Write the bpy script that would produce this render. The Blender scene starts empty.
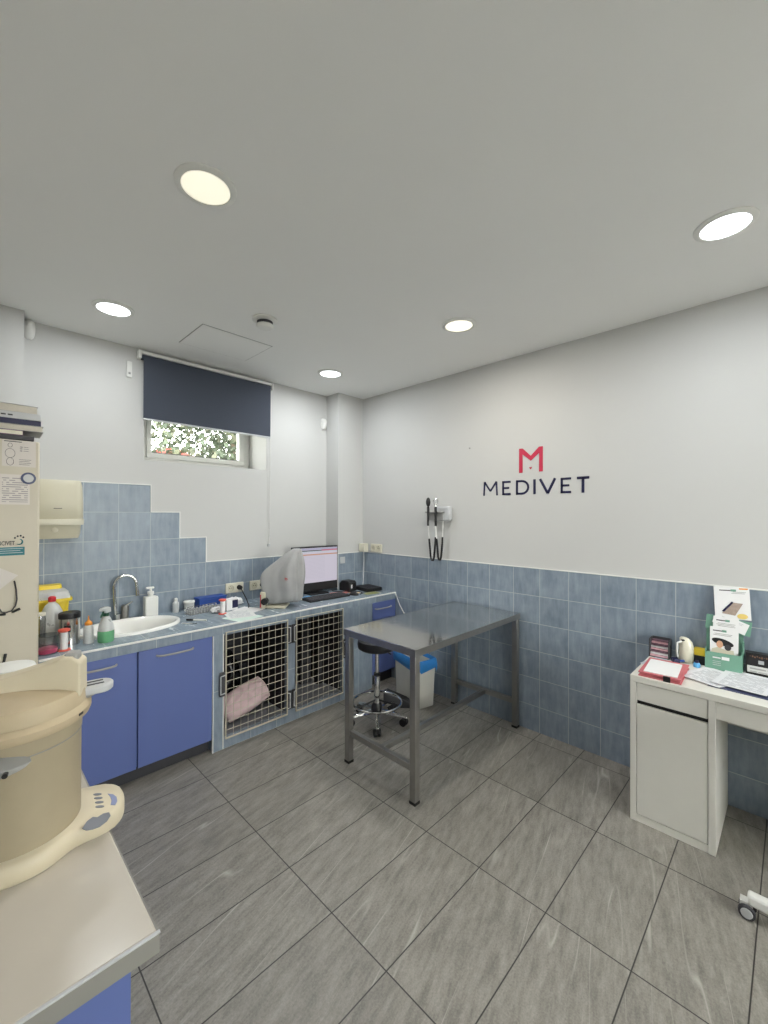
import bpy, bmesh, math, random
from mathutils import Vector, Matrix, noise
random.seed(7)
PI = math.pi
SC = bpy.context.scene
COL = SC.collection
# ------------------------------------------------------------------ camera
H = 1.59
cam_d = bpy.data.cameras.new('camera')
cam = bpy.data.objects.new('camera', cam_d); COL.objects.link(cam)
SC.camera = cam
yaw, pitch, roll = map(math.radians, (44.5004, 0.2774, 0.1908))
fw = Vector((math.cos(yaw)*math.cos(pitch), math.sin(yaw)*math.cos(pitch), math.sin(pitch)))
rt = Vector((math.sin(yaw), -math.cos(yaw), 0)); up = rt.cross(fw)
rt2 = rt*math.cos(roll)+up*math.sin(roll); up2 = up*math.cos(roll)-rt*math.sin(roll)
cam.matrix_world = Matrix(((rt2.x, up2.x, -fw.x, 0), (rt2.y, up2.y, -fw.y, 0), (rt2.z, up2.z, -fw.z, H), (0, 0, 0, 1)))
cam_d.sensor_fit = 'HORIZONTAL'; cam_d.sensor_width = 36.0
cam_d.lens = 36.0*417.9/768.0; cam_d.clip_start = 0.02
# ------------------------------------------------------------------ world, exposure
W = bpy.data.worlds.new('world'); SC.world = W; W.use_nodes = True
bg = W.node_tree.nodes['Background']
SKY_STREET, SKY_GARDEN = 21.0, 11.0
bg.inputs[0].default_value = (0.99, 0.97, 0.92, 1); bg.inputs[1].default_value = 25.0
_t = W.node_tree; _tc = _t.nodes.new('ShaderNodeTexCoord'); _sp = _t.nodes.new('ShaderNodeSeparateXYZ'); _mr = _t.nodes.new('ShaderNodeMapRange')
_t.links.new(_tc.outputs['Generated'], _sp.inputs[0]); _t.links.new(_sp.outputs[1], _mr.inputs[0])
_mr.inputs[1].default_value = -.4; _mr.inputs[2].default_value = .4; _mr.inputs[3].default_value = SKY_STREET; _mr.inputs[4].default_value = SKY_GARDEN
_t.links.new(_mr.outputs[0], bg.inputs[1])
SC.view_settings.view_transform = 'Standard'; SC.view_settings.look = 'None'
SC.view_settings.exposure = -0.33; SC.view_settings.gamma = 1.0
SC.view_settings.use_curve_mapping = False
LAMP_W = 13.0
COOL = (0.93, 0.97, 1.0); WARM = (1.0, 0.955, 0.87)

# ------------------------------------------------------------------ helpers
def lin(c):
    return tuple(((v/255)/12.92 if v/255 <= .04045 else ((v/255+.055)/1.055)**2.4) for v in c)+(1,)

class MB:
    def __init__(s): s.bm = bmesh.new()
    def box(s, x0, x1, y0, y1, z0, z1, M=None):
        v = [s.bm.verts.new(p) for p in ((x0,y0,z0),(x1,y0,z0),(x1,y1,z0),(x0,y1,z0),(x0,y0,z1),(x1,y0,z1),(x1,y1,z1),(x0,y1,z1))]
        for f in ((3,2,1,0),(4,5,6,7),(0,1,5,4),(1,2,6,5),(2,3,7,6),(3,0,4,7)): s.bm.faces.new([v[i] for i in f])
        if M: 
            for q in v: q.co = M @ q.co
        return s
    def hexa(s, b, t):
        v = [s.bm.verts.new(p) for p in list(b)+list(t)]
        for f in ((3,2,1,0),(4,5,6,7),(0,1,5,4),(1,2,6,5),(2,3,7,6),(3,0,4,7)): s.bm.faces.new([v[i] for i in f])
        return s
    def loft(s, rings, cap=True, closed=True):
        R = [[s.bm.verts.new(p) for p in r] for r in rings]
        n = len(R[0])
        for a, b in zip(R, R[1:]):
            for i in range(n if closed else n-1):
                j = (i+1) % n
                s.bm.faces.new((a[i], a[j], b[j], b[i]))
        if cap and closed:
            s.bm.faces.new(R[0][::-1]); s.bm.faces.new(R[-1])
        return s
    def lathe(s, prof, c=(0,0,0), n=28, sx=1, sy=1, cap=True):
        s.loft([[(c[0]+r*sx*math.cos(2*PI*i/n), c[1]+r*sy*math.sin(2*PI*i/n), c[2]+z) for i in range(n)] for r, z in prof], cap)
        return s
    def cyl(s, p0, p1, r0, r1=None, n=16):
        r1 = r0 if r1 is None else r1
        p0, p1 = Vector(p0), Vector(p1); d = (p1-p0).normalized()
        a = d.orthogonal().normalized(); b = d.cross(a)
        s.loft([[p+(a*math.cos(2*PI*i/n)+b*math.sin(2*PI*i/n))*r for i in range(n)] for p, r in ((p0, r0), (p1, r1))])
        return s
    def tube(s, pts, r, n=8, closed=False, cap=True):
        pts = [Vector(p) for p in pts]; N = len(pts); rings = []
        prev = None
        for k, p in enumerate(pts):
            if closed: t = pts[(k+1) % N]-pts[k-1]
            else: t = pts[min(k+1, N-1)]-pts[max(k-1, 0)]
            t.normalize()
            a = t.orthogonal().normalized() if prev is None else (prev-t*prev.dot(t)).normalized()
            prev = a; b = t.cross(a)
            rr = r[k] if isinstance(r, (list, tuple)) else r
            rings.append([p+(a*math.cos(2*PI*i/n)+b*math.sin(2*PI*i/n))*rr for i in range(n)])
        if closed:
            # rotate the last ring link so the tube closes on itself
            R = [[s.bm.verts.new(p) for p in q] for q in rings]
            for k in range(N):
                A, B = R[k], R[(k+1) % N]; off = 0
                if k == N-1: off = min(range(n), key=lambda o: (B[o].co-A[0].co).length)
                for i in range(n):
                    s.bm.faces.new((A[i], A[(i+1) % n], B[(i+1+off) % n], B[(i+off) % n]))
        else: s.loft(rings, cap)
        return s
    def prism(s, poly, a0, a1, f):
        """poly 2-D, extruded from a0 to a1; f(u, v, a) -> xyz"""
        s.loft([[f(u, v, a0) for u, v in poly], [f(u, v, a1) for u, v in poly]])
        return s
    def ball(s, c, rx, ry=None, rz=None, n=16, m=10):
        ry = ry or rx; rz = rz or rx
        s.lathe([(max(.001, math.sin(PI*k/m)), -math.cos(PI*k/m)*rz) for k in range(m+1)], c, n, rx, ry)
        return s
    def xf(s, M):
        for v in s.bm.verts: v.co = M @ v.co
        return s
    def build(s, name, m, parent=None, label=None, cat=None, group=None, kind=None, bevel=0, world=False, loc=None, rz=0, ang=35, seg=2):
        me = bpy.data.meshes.new(name)
        bmesh.ops.recalc_face_normals(s.bm, faces=s.bm.faces)
        o = bpy.data.objects.new(name, me)
        off = Vector((0, 0, 0))
        if parent is not None and world:
            q = parent
            while q is not None: off += Vector(q.location); q = q.parent
        elif parent is None and loc is None and kind != 'structure':
            cs = [v.co for v in s.bm.verts]
            off = Vector(((min(c.x for c in cs)+max(c.x for c in cs))/2, (min(c.y for c in cs)+max(c.y for c in cs))/2, min(c.z for c in cs)))
            o.location = off
        for v in s.bm.verts: v.co -= off
        s.bm.to_mesh(me); s.bm.free()
        me.polygons.foreach_set('use_smooth', [True]*len(me.polygons))
        try: me.set_sharp_from_angle(angle=math.radians(ang))
        except Exception: pass
        if m is not None: me.materials.append(m)
        if loc is not None: o.location = loc
        if rz: o.rotation_euler.z = rz
        if parent is not None: o.parent = parent
        COL.objects.link(o)
        if bevel:
            b = o.modifiers.new('bevel', 'BEVEL'); b.width = bevel; b.segments = seg; b.limit_method = 'ANGLE'; b.angle_limit = math.radians(40)
        tag(o, label, cat, group, kind)
        return o

def tag(o, label=None, cat=None, group=None, kind=None):
    if label: o['label'] = label
    if cat: o['category'] = cat
    if group: o['group'] = group
    if kind: o['kind'] = kind
    return o

def thing(name, label, cat, loc=(0,0,0), rz=0, group=None):
    o = bpy.data.objects.new(name, None); COL.objects.link(o)
    o.location = loc; o.rotation_euler.z = rz; o.empty_display_size = .05
    return tag(o, label, cat, group)

def copy_tree(o, parent=None):
    c = o.copy(); COL.objects.link(c); c.parent = parent
    for ch in [x for x in COL.objects if x.parent == o]: copy_tree(ch, c)
    return c

def text_mb(s, size, bold=0.0, depth=.0006, align='LEFT', spacing=1.0):
    cu = bpy.data.curves.new('writing', 'FONT'); cu.body = s; cu.size = size; cu.offset = bold
    cu.extrude = depth; cu.align_x = align; cu.space_character = spacing; cu.resolution_u = 3
    ob = bpy.data.objects.new('writing', cu); COL.objects.link(ob)
    dg = bpy.context.evaluated_depsgraph_get(); dg.update()
    me = bpy.data.meshes.new_from_object(ob.evaluated_get(dg))
    bpy.data.objects.remove(ob); bpy.data.curves.remove(cu)
    mb = MB(); mb.bm.from_mesh(me); bpy.data.meshes.remove(me)
    return mb
def frame(o, ex, ey):
    ex = Vector(ex).normalized(); ey = Vector(ey).normalized(); ez = ex.cross(ey)
    return Matrix(((ex.x, ey.x, ez.x, o[0]), (ex.y, ey.y, ez.y, o[1]), (ex.z, ey.z, ez.z, o[2]), (0,0,0,1)))

# ------------------------------------------------------------------ materials
class NT:
    def __init__(s, name):
        s.m = bpy.data.materials.new(name); s.m.use_nodes = True; s.t = s.m.node_tree
        s.b = s.t.nodes['Principled BSDF']
    def n(s, t, **k):
        x = s.t.nodes.new(t)
        for a, v in k.items(): setattr(x, a, v)
        return x
    def l(s, a, b): s.t.links.new(a, b)
    def val(s, sock, v):
        if hasattr(v, 'node'): s.l(v, sock)
        else: sock.default_value = v
    def math(s, op, a, b=0.0, c=None):
        x = s.n('ShaderNodeMath', operation=op); s.val(x.inputs[0], a); s.val(x.inputs[1], b)
        if c is not None: s.val(x.inputs[2], c)
        return x.outputs[0]
    def mix(s, f, a, b, bt='MIX'):
        x = s.n('ShaderNodeMix', data_type='RGBA', blend_type=bt); s.val(x.inputs[0], f); s.val(x.inputs[6], a); s.val(x.inputs[7], b)
        return x.outputs[2]
    def noise(s, vec, scale, detail=4, rough=.55):
        x = s.n('ShaderNodeTexNoise'); x.inputs['Scale'].default_value = scale; x.inputs['Detail'].default_value = detail; x.inputs['Roughness'].default_value = rough
        if vec is not None: s.l(vec, x.inputs['Vector'])
        return x.outputs['Fac']
    def ramp(s, f, p0, p1, c0=0., c1=1.):
        x = s.n('ShaderNodeMapRange'); s.val(x.inputs[0], f); x.inputs[1].default_value = p0; x.inputs[2].default_value = p1; x.inputs[3].default_value = c0; x.inputs[4].default_value = c1
        return x.outputs[0]
    def bump(s, h, strength, dist=.002):
        x = s.n('ShaderNodeBump'); x.inputs['Strength'].default_value = strength; x.inputs['Distance'].default_value = dist
        s.val(x.inputs['Height'], h); s.l(x.outputs[0], s.b.inputs['Normal'])

def mat(name, rgb, rough=.5, metal=0, var=.06, scale=12, bump=0, trans=0, alpha=1, emit=None, es=0, coat=0, spec=None, sss=0):
    k = NT(name); c = lin(rgb)
    tc = k.n('ShaderNodeTexCoord')
    nz = k.noise(tc.outputs['Object'], scale)
    if var:
        d = tuple(v*(1-var*1.6) for v in c[:3])+(1,); e = tuple(min(1, v*(1+var)) for v in c[:3])+(1,)
        k.l(k.mix(nz, d, e), k.b.inputs['Base Color'])
    else: k.b.inputs['Base Color'].default_value = c
    k.l(k.ramp(nz, .2, .8, max(0, rough-.05), min(1, rough+.05)), k.b.inputs['Roughness'])
    k.b.inputs['Metallic'].default_value = metal
    if trans: k.b.inputs['Transmission Weight'].default_value = trans
    if alpha < 1: k.b.inputs['Alpha'].default_value = alpha
    if coat: k.b.inputs['Coat Weight'].default_value = coat
    if spec is not None: k.b.inputs['Specular IOR Level'].default_value = spec
    if emit: k.b.inputs['Emission Color'].default_value = lin(emit); k.b.inputs['Emission Strength'].default_value = es
    if bump: k.bump(k.noise(tc.outputs['Object'], scale*6), bump)
    return k.m

def tile_mat(name, base, dark, grout, size, org, axes, gw=.003, rough=.35, streak='v', bump=.25, seed=0., amp=1.):
    k = NT(name)
    pos = k.n('ShaderNodeNewGeometry').outputs['Position']
    sp = k.n('ShaderNodeSeparateXYZ'); k.l(pos, sp.inputs[0])
    A = [sp.outputs['XYZ'.index(a)] for a in axes]
    cells = []; dist = []
    for a, sz, o in zip(A, size, org):
        t = k.math('DIVIDE', k.math('SUBTRACT', a, o), sz)
        cells.append(k.math('FLOOR', t))
        f = k.math('FRACT', t)
        dist.append(k.math('MULTIPLY', k.math('MINIMUM', f, k.math('SUBTRACT', 1.0, f)), sz))
    d = k.math('MINIMUM', dist[0], dist[1])
    g = k.ramp(d, gw*.35, gw*.65, 1, 0)
    cv = k.n('ShaderNodeCombineXYZ'); k.l(cells[0], cv.inputs[0]); k.l(cells[1], cv.inputs[1]); cv.inputs[2].default_value = seed
    wn = k.n('ShaderNodeTexWhiteNoise', noise_dimensions='3D'); k.l(cv.outputs[0], wn.inputs['Vector'])
    rnd = wn.outputs['Value']
    uv = k.n('ShaderNodeCombineXYZ')
    if streak == 'floor':
        # veins run obliquely along the long side, offset tile by tile
        mp = k.n('ShaderNodeCombineXYZ'); k.l(A[0], mp.inputs[0]); k.l(A[1], mp.inputs[1]); k.l(k.math('MULTIPLY', rnd, 37.0), mp.inputs[2])
        r = k.n('ShaderNodeMapping'); k.l(mp.outputs[0], r.inputs[0]); r.inputs['Rotation'].default_value = (0, 0, math.radians(-14)); 
        s2 = k.n('ShaderNodeMapping'); k.l(r.outputs[0], s2.inputs[0]); s2.inputs['Scale'].default_value = (1.0, 4.5, 1.0)
        n1 = k.noise(s2.outputs[0], 7.0, 9, .72)
        n2 = k.noise(s2.outputs[0], 2.2, 3, .5)
        s3 = k.n('ShaderNodeMapping'); k.l(r.outputs[0], s3.inputs[0]); s3.inputs['Scale'].default_value = (.38, 5.0, 1.0)
        n3 = k.noise(s3.outputs[0], 1.7, 1.5, .4)
        vein = k.ramp(k.math('ABSOLUTE', k.math('SUBTRACT', n3, .52)), 0, .009, 1, 0)
        vein = k.math('MULTIPLY', vein, k.ramp(n2, .46, .66, 0, .75))
        fine = k.noise(mp.outputs[0], 150.0, 4, .75)
        f = k.math('ADD', k.math('MULTIPLY', n1, .62), k.math('MULTIPLY', fine, .38))
        f = k.ramp(f, .36, .66)
        col = k.mix(f, lin(dark), lin(base))
        col = k.mix(vein, col, lin((182, 178, 170)))
        hb = f
    else:
        ang = k.math('MULTIPLY', k.math('ROUND', rnd), 0.0)
        mp = k.n('ShaderNodeCombineXYZ'); k.l(A[0], mp.inputs[0]); k.l(A[1], mp.inputs[1]); k.l(k.math('MULTIPLY', rnd, 23.0), mp.inputs[2])
        s2 = k.n('ShaderNodeMapping'); k.l(mp.outputs[0], s2.inputs[0]); s2.inputs['Scale'].default_value = (14, 2.5, 1) if streak == 'v' else (3, 14, 1)
        n1 = k.noise(s2.outputs[0], 2.4, 5, .62)
        n2 = k.noise(mp.outputs[0], 9.0, 4, .6)
        f = k.ramp(k.math('ADD', k.math('MULTIPLY', n1, .6), k.math('MULTIPLY', n2, .4)), .34, .66)
        col = k.mix(f, lin(dark), lin(base)); hb = f
    tone = k.ramp(rnd, 0, 1, 1-.07*amp, 1+.05*amp)
    hsv = k.n('ShaderNodeHueSaturation'); k.l(col, hsv.inputs['Color']); k.l(tone, hsv.inputs['Value'])
    k.l(k.mix(g, hsv.outputs[0], lin(grout)), k.b.inputs['Base Color'])
    k.l(k.ramp(hb, 0, 1, rough-.06, rough+.08), k.b.inputs['Roughness'])
    k.bump(k.math('ADD', k.math('MULTIPLY', g, -1.0), k.math('MULTIPLY', hb, .12)), bump, .0015)
    return k.m

def print_mat(name, paper=(226, 226, 228), ink=(120, 120, 128), lines=16, cols=22, lo=.10, hi=.88, axis=1, amount=.7, vlo=.08, vhi=.9):
    """paper with rows of small illegible print"""
    k = NT(name); tc = k.n('ShaderNodeTexCoord'); sp = k.n('ShaderNodeSeparateXYZ'); k.l(tc.outputs['Generated'], sp.inputs[0])
    u = sp.outputs[0] if axis != 'yz' else sp.outputs[1]; v = sp.outputs[1] if axis == 1 else sp.outputs[2]
    if axis == 'flip': u, v = sp.outputs[1], sp.outputs[0]
    row = k.math('MULTIPLY', v, lines); fr = k.math('FRACT', row)
    a = k.math('LESS_THAN', fr, .42)
    cv = k.n('ShaderNodeCombineXYZ'); k.l(k.math('FLOOR', k.math('MULTIPLY', u, cols)), cv.inputs[0]); k.l(k.math('FLOOR', row), cv.inputs[1])
    wn = k.n('ShaderNodeTexWhiteNoise'); k.l(cv.outputs[0], wn.inputs['Vector'])
    a = k.math('MULTIPLY', a, k.math('LESS_THAN', wn.outputs['Value'], .78))
    for s_, x_, t_ in (('GREATER_THAN', u, lo), ('LESS_THAN', u, hi), ('GREATER_THAN', v, vlo), ('LESS_THAN', v, vhi)): a = k.math('MULTIPLY', a, k.math(s_, x_, t_))
    k.l(k.mix(k.math('MULTIPLY', a, amount), lin(paper), lin(ink)), k.b.inputs['Base Color']); k.b.inputs['Roughness'].default_value = .6
    return k.m

M = {}
M['wall'] = mat('white_paint', (196, 196, 194), .75, var=.015, scale=3, bump=.04)
M['ceiling'] = mat('ceiling_paint', (236, 236, 234), .8, var=.015, scale=2, bump=.04)
M['cream'] = mat('fridge_enamel', (196, 189, 172), .45, var=.03)
M['blue'] = mat('blue_laminate', (94, 110, 166), .4, var=.03, scale=5)
M['white'] = mat('white_plastic', (226, 226, 222), .4, var=.02)
M['desk'] = mat('white_foil', (222, 220, 212), .38, var=.02)
M['worktop'] = mat('cream_worktop', (194, 187, 176), .22, var=.03, scale=8)
M['edge'] = mat('grey_edge_band', (140, 138, 132), .4, var=.04)
M['alu'] = mat('aluminium', (205, 205, 208), .25, 1)
M['steel'] = mat('brushed_steel', (208, 207, 205), .11, .97, var=.05, scale=25)
M['steelframe'] = mat('satin_steel', (158, 156, 152), .32, .85, var=.10, scale=20)
M['chrome'] = mat('chrome', (215, 215, 215), .1, 1, var=.02)
M['black'] = mat('black_plastic', (24, 24, 26), .45, var=.1)
M['darkgrey'] = mat('dark_grey', (62, 62, 66), .6, var=.1)
M['grey'] = mat('grey_plastic', (150, 150, 148), .45, var=.05)
M['lgrey'] = mat('light_grey_plastic', (186, 188, 190), .4, var=.04)
M['blind'] = mat('blind_fabric', (62, 68, 80), .85, var=.08, scale=60, bump=.2)
M['beige'] = mat('beige_plastic', (198, 193, 172), .45, var=.03)
M['ivory'] = mat('ivory_plastic', (216, 212, 194), .4, var=.03)
M['autoclave'] = mat('beige_textured_plastic', (182, 166, 138), .55, var=.10, scale=9, bump=.25)
M['autobody'] = mat('worn_beige_metal', (164, 152, 128), .5, var=.12, scale=6, bump=.12)
M['autobase'] = mat('cream_plastic', (206, 195, 170), .42, var=.04, scale=6)
M['wire'] = mat('cream_coated_wire', (196, 190, 172), .4, .1, var=.05)
M['red'] = mat('red_plastic', (196, 40, 48), .4)
M['orange'] = mat('orange_plastic', (232, 150, 50), .4)
M['redorange'] = mat('coral_plastic', (222, 92, 74), .4)
M['yellow'] = mat('yellow_plastic', (232, 204, 52), .42)
M['clearish'] = mat('milky_plastic', (226, 228, 228), .3, trans=.35)
M['greenliq'] = mat('green_liquid', (120, 190, 140), .2, trans=.2)
M['tgreen'] = mat('dark_green_plastic', (34, 82, 62), .4)
M['bluebag'] = mat('blue_liner', (52, 132, 204), .35, var=.12, scale=20)
M['binwhite'] = mat('off_white_plastic', (206, 204, 196), .5, var=.05)
M['porcelain'] = mat('porcelain', (236, 236, 232), .15, coat=.4, var=.01)
M['cover'] = mat('grey_dust_cover', (160, 160, 160), .55, var=.14, scale=8)
M['navy'] = mat('navy_vinyl', (20, 22, 64), .5, var=.02)
M['crimson'] = mat('crimson_vinyl', (190, 40, 72), .5, var=.02)
M['pink'] = mat('pink_plastic', (222, 62, 110), .35)
M['blueplastic'] = mat('royal_blue_plastic', (38, 76, 156), .4)
M['lightblue'] = mat('light_blue_card', (92, 168, 220), .5)
M['paper'] = mat('white_paper', (228, 228, 228), .7, var=.02)
M['green'] = mat('sage_green_card', (112, 158, 138), .55, var=.03)
M['teal'] = mat('teal_print', (36, 116, 124), .5, var=.03)
M['ink'] = mat('dark_ink', (40, 44, 54), .6, var=.02)
M['purple'] = mat('purple_card', (120, 60, 110), .5)
M['pinkfold'] = mat('red_pink_folder', (196, 104, 110), .5)
M['blanket'] = mat('pink_grey_blanket', (214, 188, 190), .9, var=.12, scale=20, bump=.4)
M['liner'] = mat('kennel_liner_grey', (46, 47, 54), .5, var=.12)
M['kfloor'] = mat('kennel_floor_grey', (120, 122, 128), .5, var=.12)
M['tan'] = mat('pale_skin_tone', (206, 160, 128), .6)
M['glass'] = None
def glassy(name, tint, gl=.12):
    k = NT(name); t = k.n('ShaderNodeBsdfTransparent'); t.inputs[0].default_value = tint
    g = k.n('ShaderNodeBsdfGlossy'); g.inputs['Roughness'].default_value = .03
    lw = k.n('ShaderNodeLayerWeight'); lw.inputs[0].default_value = .5
    mx = k.n('ShaderNodeMixShader'); k.l(k.math('ADD', k.math('MULTIPLY', k.math('POWER', lw.outputs['Facing'], 4.0), .6), gl+.03), mx.inputs[0]); k.l(t.outputs[0], mx.inputs[1]); k.l(g.outputs[0], mx.inputs[2])
    k.l(mx.outputs[0], k.t.nodes['Material Output'].inputs['Surface']); return k.m
M['glass'] = glassy('window_glass', (.96, .98, .98, 1), 0.0)
M['clear'] = glassy('clear_plastic', (.80, .82, .84, 1), .10)
def emis(name, rgb, s):
    k = NT(name); k.b.inputs['Base Color'].default_value = (.8, .8, .8, 1); k.b.inputs['Emission Color'].default_value = tuple(rgb)+(1,); k.b.inputs['Emission Strength'].default_value = s
    return k.m
TB, TD, GR = (146, 158, 170), (114, 127, 141), (178, 184, 186)
SZ = (.2061, .2018)
M['tile_r'] = tile_mat('blue_wall_tiles_right', TB, TD, GR, SZ, (2.7686, 1.1932), 'YZ', .004, seed=1)
M['tile_w'] = tile_mat('blue_wall_tiles_window', TB, TD, GR, SZ, (1.0011, 1.1932), 'XZ', .004, seed=2)
M['tile_k'] = tile_mat('blue_front_tiles', TB, TD, GR, (.2061, .40), (1.255, .0), 'XZ', .003, seed=3)
M['tile_e'] = tile_mat('blue_edge_tiles', TB, TD, GR, (.2061, 1), (1.255, .3), 'XZ', .003, seed=4)
M['tile_t'] = tile_mat('blue_counter_tiles', (150, 164, 174), (122, 137, 149), GR, (.2061, .2061), (1.0011, 3.43), 'XY', .003, rough=.22, seed=5)
M['floor'] = tile_mat('grey_stone_floor_tiles', (158, 153, 145), (104, 101, 95), (44, 42, 40), (.6003, .3033), (1.0512, 1.0146), 'XY', .0045, rough=.42, streak='floor', bump=.2, seed=6)

XR, YW, HC = 2.98, 3.43, 2.797
XL, YF = -.46, -2.2

# ------------------------------------------------------------------ the room
def S(name, mb, m, parent=None, bevel=0): return mb.build(name, m, parent, kind='structure', bevel=bevel)
S('floor', MB().box(XL-.1, XR+.1, YF-.1, YW+.4, -.1, 0), M['floor'])
S('ceiling', MB().box(XL-.1, XR+.1, YF-.1, YW+.4, HC, HC+.1), M['ceiling'])
S('wall_right', MB().box(XR, XR+.15, YF-.1, YW+.4, 0, HC), M['wall'])
S('wall_left', MB().box(XL-.15, XL, YF-.1, YW+.4, 0, HC), M['wall'])
wx0, wx1, wz0_, wz1_ = .55, 2.55, .95, 2.35      # unseen window added behind the camera to let in fill daylight
S('wall_front', MB().box(XL, wx0, YF-.15, YF, 0, HC).box(wx1, XR, YF-.15, YF, 0, HC).box(wx0, wx1, YF-.15, YF, 0, wz0_).box(wx0, wx1, YF-.15, YF, wz1_, HC), M['wall'])
b = MB()
for q in ((wx0, wx1, wz0_, wz0_+.06), (wx0, wx1, wz1_-.06, wz1_), (wx0, wx0+.06, wz0_+.06, wz1_-.06), (wx1-.06, wx1, wz0_+.06, wz1_-.06), (1.52, 1.58, wz0_+.06, wz1_-.06)): b.box(q[0], q[1], YF-.11, YF-.05, q[2], q[3])
w2 = S('added_fill_window', b, M['white'])
MB().box(wx0+.05, wx1-.05, YF-.083, YF-.077, wz0_+.05, wz1_-.05).build('pane', M['glass'], w2, kind='structure')
# window wall with a splayed opening
x0, x1, z0, z1 = .956, 1.961, 1.985, 2.62
b = MB(); Y1 = 3.83
b.box(XL, x0, YW, Y1, 0, HC).box(x1, XR, YW, Y1, 0, HC).box(x0, x1, YW, Y1, z1, HC)
b.hexa([(x0,YW,0),(x1,YW,0),(x1,Y1,0),(x0,Y1,0)], [(x0,YW,z0),(x1,YW,z0),(x1,Y1,2.02),(x0,Y1,2.02)])
b.hexa([(x0,YW,z0),(x0+.085,Y1,2.02),(x0,Y1,2.02),(x0,YW+.01,z0)], [(x0,YW,z1),(x0+.085,Y1,z1),(x0,Y1,z1),(x0,YW+.01,z1)])
S('wall_back', b, M['wall'])
S('wall_back_pillar', MB().box(2.645, XR, 3.24, YW, 0, HC), M['wall'])
S('wall_left_pillar', MB().box(XL, .268, 3.28, YW, 0, HC), M['wall'])
# window
wn = thing('window_1', None, None, (1.5, 3.79, 2.0)); tag(wn, kind='structure')
fy0, fy1 = 3.76, 3.82
b = MB(); b.box(1.02, 1.961, fy0, fy1, 2.005, 2.045).box(1.02, 1.961, fy0, fy1, 2.56, 2.62).box(1.02, 1.065, fy0, fy1, 2.045, 2.56).box(1.905, 1.961, fy0, fy1, 2.045, 2.56)
S('window_frame', b, M['white'], None, .004)
bpy.data.objects['window_frame'].parent = wn; bpy.data.objects['window_frame'].matrix_parent_inverse = Matrix.Translation((-1.5, -3.79, -2.0))
b = MB(); b.box(1.065, 1.905, fy0-.015, fy1-.02, 2.045, 2.085).box(1.065, 1.905, fy0-.015, fy1-.02, 2.52, 2.56).box(1.065, 1.10, fy0-.015, fy1-.02, 2.085, 2.52).box(1.855, 1.905, fy0-.015, fy1-.02, 2.085, 2.52)
o = b.build('sash', M['white'], wn, world=True, bevel=.004, kind='structure')
o = MB().box(1.095, 1.86, 3.775, 3.781, 2.08, 2.525).build('pane', M['glass'], wn, world=True, kind='structure')
MB().box(1.095, 1.86, 3.768, 3.774, 2.088, 2.094).box(1.095, 1.101, 3.768, 3.774, 2.088, 2.52).box(1.854, 1.86, 3.768, 3.774, 2.088, 2.52).build('gasket', M['darkgrey'], wn, world=True, kind='structure')
# tiling (8 mm slabs) with the white top bead
def rslab(y0, y1, z0, z1): return MB().box(XR-.008, XR, y0, y1, z0, z1)
S('trim_1', rslab(YF, 3.24, 0, 1.1932), M['tile_r'])
wz = 1.1932; dx = .2061; dz = .2018; ox = 1.0011
poly = [(.268, .0), (.268, wz+3*dz), (ox, wz+3*dz), (ox, wz+2*dz), (ox+dx, wz+2*dz), (ox+dx, wz+dz), (ox+2*dx, wz+dz), (ox+2*dx, wz), (2.685, wz), (2.685, .0)]
b = MB()
b.box(.268, ox, YW-.008, YW, 0, wz+3*dz).box(ox, ox+dx, YW-.008, YW, 0, wz+2*dz).box(ox+dx, ox+2*dx, YW-.008, YW, 0, wz+dz).box(ox+2*dx, 2.637, YW-.008, YW, 0, wz)
S('trim_2', b, M['tile_w'])
b = MB(); b.box(2.637, XR-.008, 3.232, 3.24, 0, wz)
S('trim_3', b, M['tile_w'])
b = MB(); b.box(2.637, 2.645, 3.24, YW-.008, 0, wz); S('trim_4', b, M['tile_r'])
b = MB(); t = .004
b.box(XR-.011, XR, YF, 3.232, wz, wz+.006).box(2.636, XR-.011, 3.229, 3.24, wz, wz+.006).box(2.634, 2.645, 3.229, YW, wz, wz+.006)
for a0, a1, z in ((.268, ox, wz+3*dz), (ox, ox+dx, wz+2*dz), (ox+dx, ox+2*dx, wz+dz), (ox+2*dx, 2.634, wz)): b.box(a0, a1, YW-.011, YW, z, z+.006)
for a, z in ((ox, wz+2*dz), (ox+dx, wz+dz), (ox+2*dx, wz)): b.box(a, a+.006, YW-.011, YW, z+.006, z+dz+.006)
b.box(2.632, 2.639, 3.228, 3.232, .84, wz)
S('trim_5', b, M['white'])

# ------------------------------------------------------------------ ceiling fittings
def ceiling_light(x, y, col, label, w, on=True):
    t = thing('ceiling_light', label, 'ceiling light', (x, y, HC), 0, None)
    MB().lathe([(.084, 0), (.108, 0), (.107, -.004), (.098, -.009), (.086, -.011), (.084, -.009)], n=40, cap=False).build('trim_ring', M['white'], t, loc=(0,0,0))
    MB().lathe([(.085, -.0005), (.085, -.006), (.07, -.0085), (.03, -.0095), (.002, -.010)], n=40).build('diffuser', emis('lamp_glow', col if col is COOL else (1.0, .93, .70), 9.0 if col is COOL else (.95 if y > 1.54 else 1.7)), t, loc=(0,0,0))
    L = bpy.data.lights.new('lamp', 'AREA'); L.shape = 'DISK'; L.size = .16; L.energy = w; L.color = col
    lo = bpy.data.objects.new('lamp', L); COL.objects.link(lo); lo.parent = t; lo.location = (0, 0, -.014)
    return t
LX = (.633, 2.228)
ceiling_light(LX[0], 2.862, COOL, 'round white ceiling downlight to the left of the roller blind', LAMP_W*.6)
ceiling_light(LX[0], 1.549, WARM, 'round warm yellowish ceiling downlight, highest and largest in the photo', LAMP_W*.85)
ceiling_light(LX[1], 2.84, COOL, 'round white downlight nearest the far corner pillar, smallest in the photo', LAMP_W)
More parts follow.
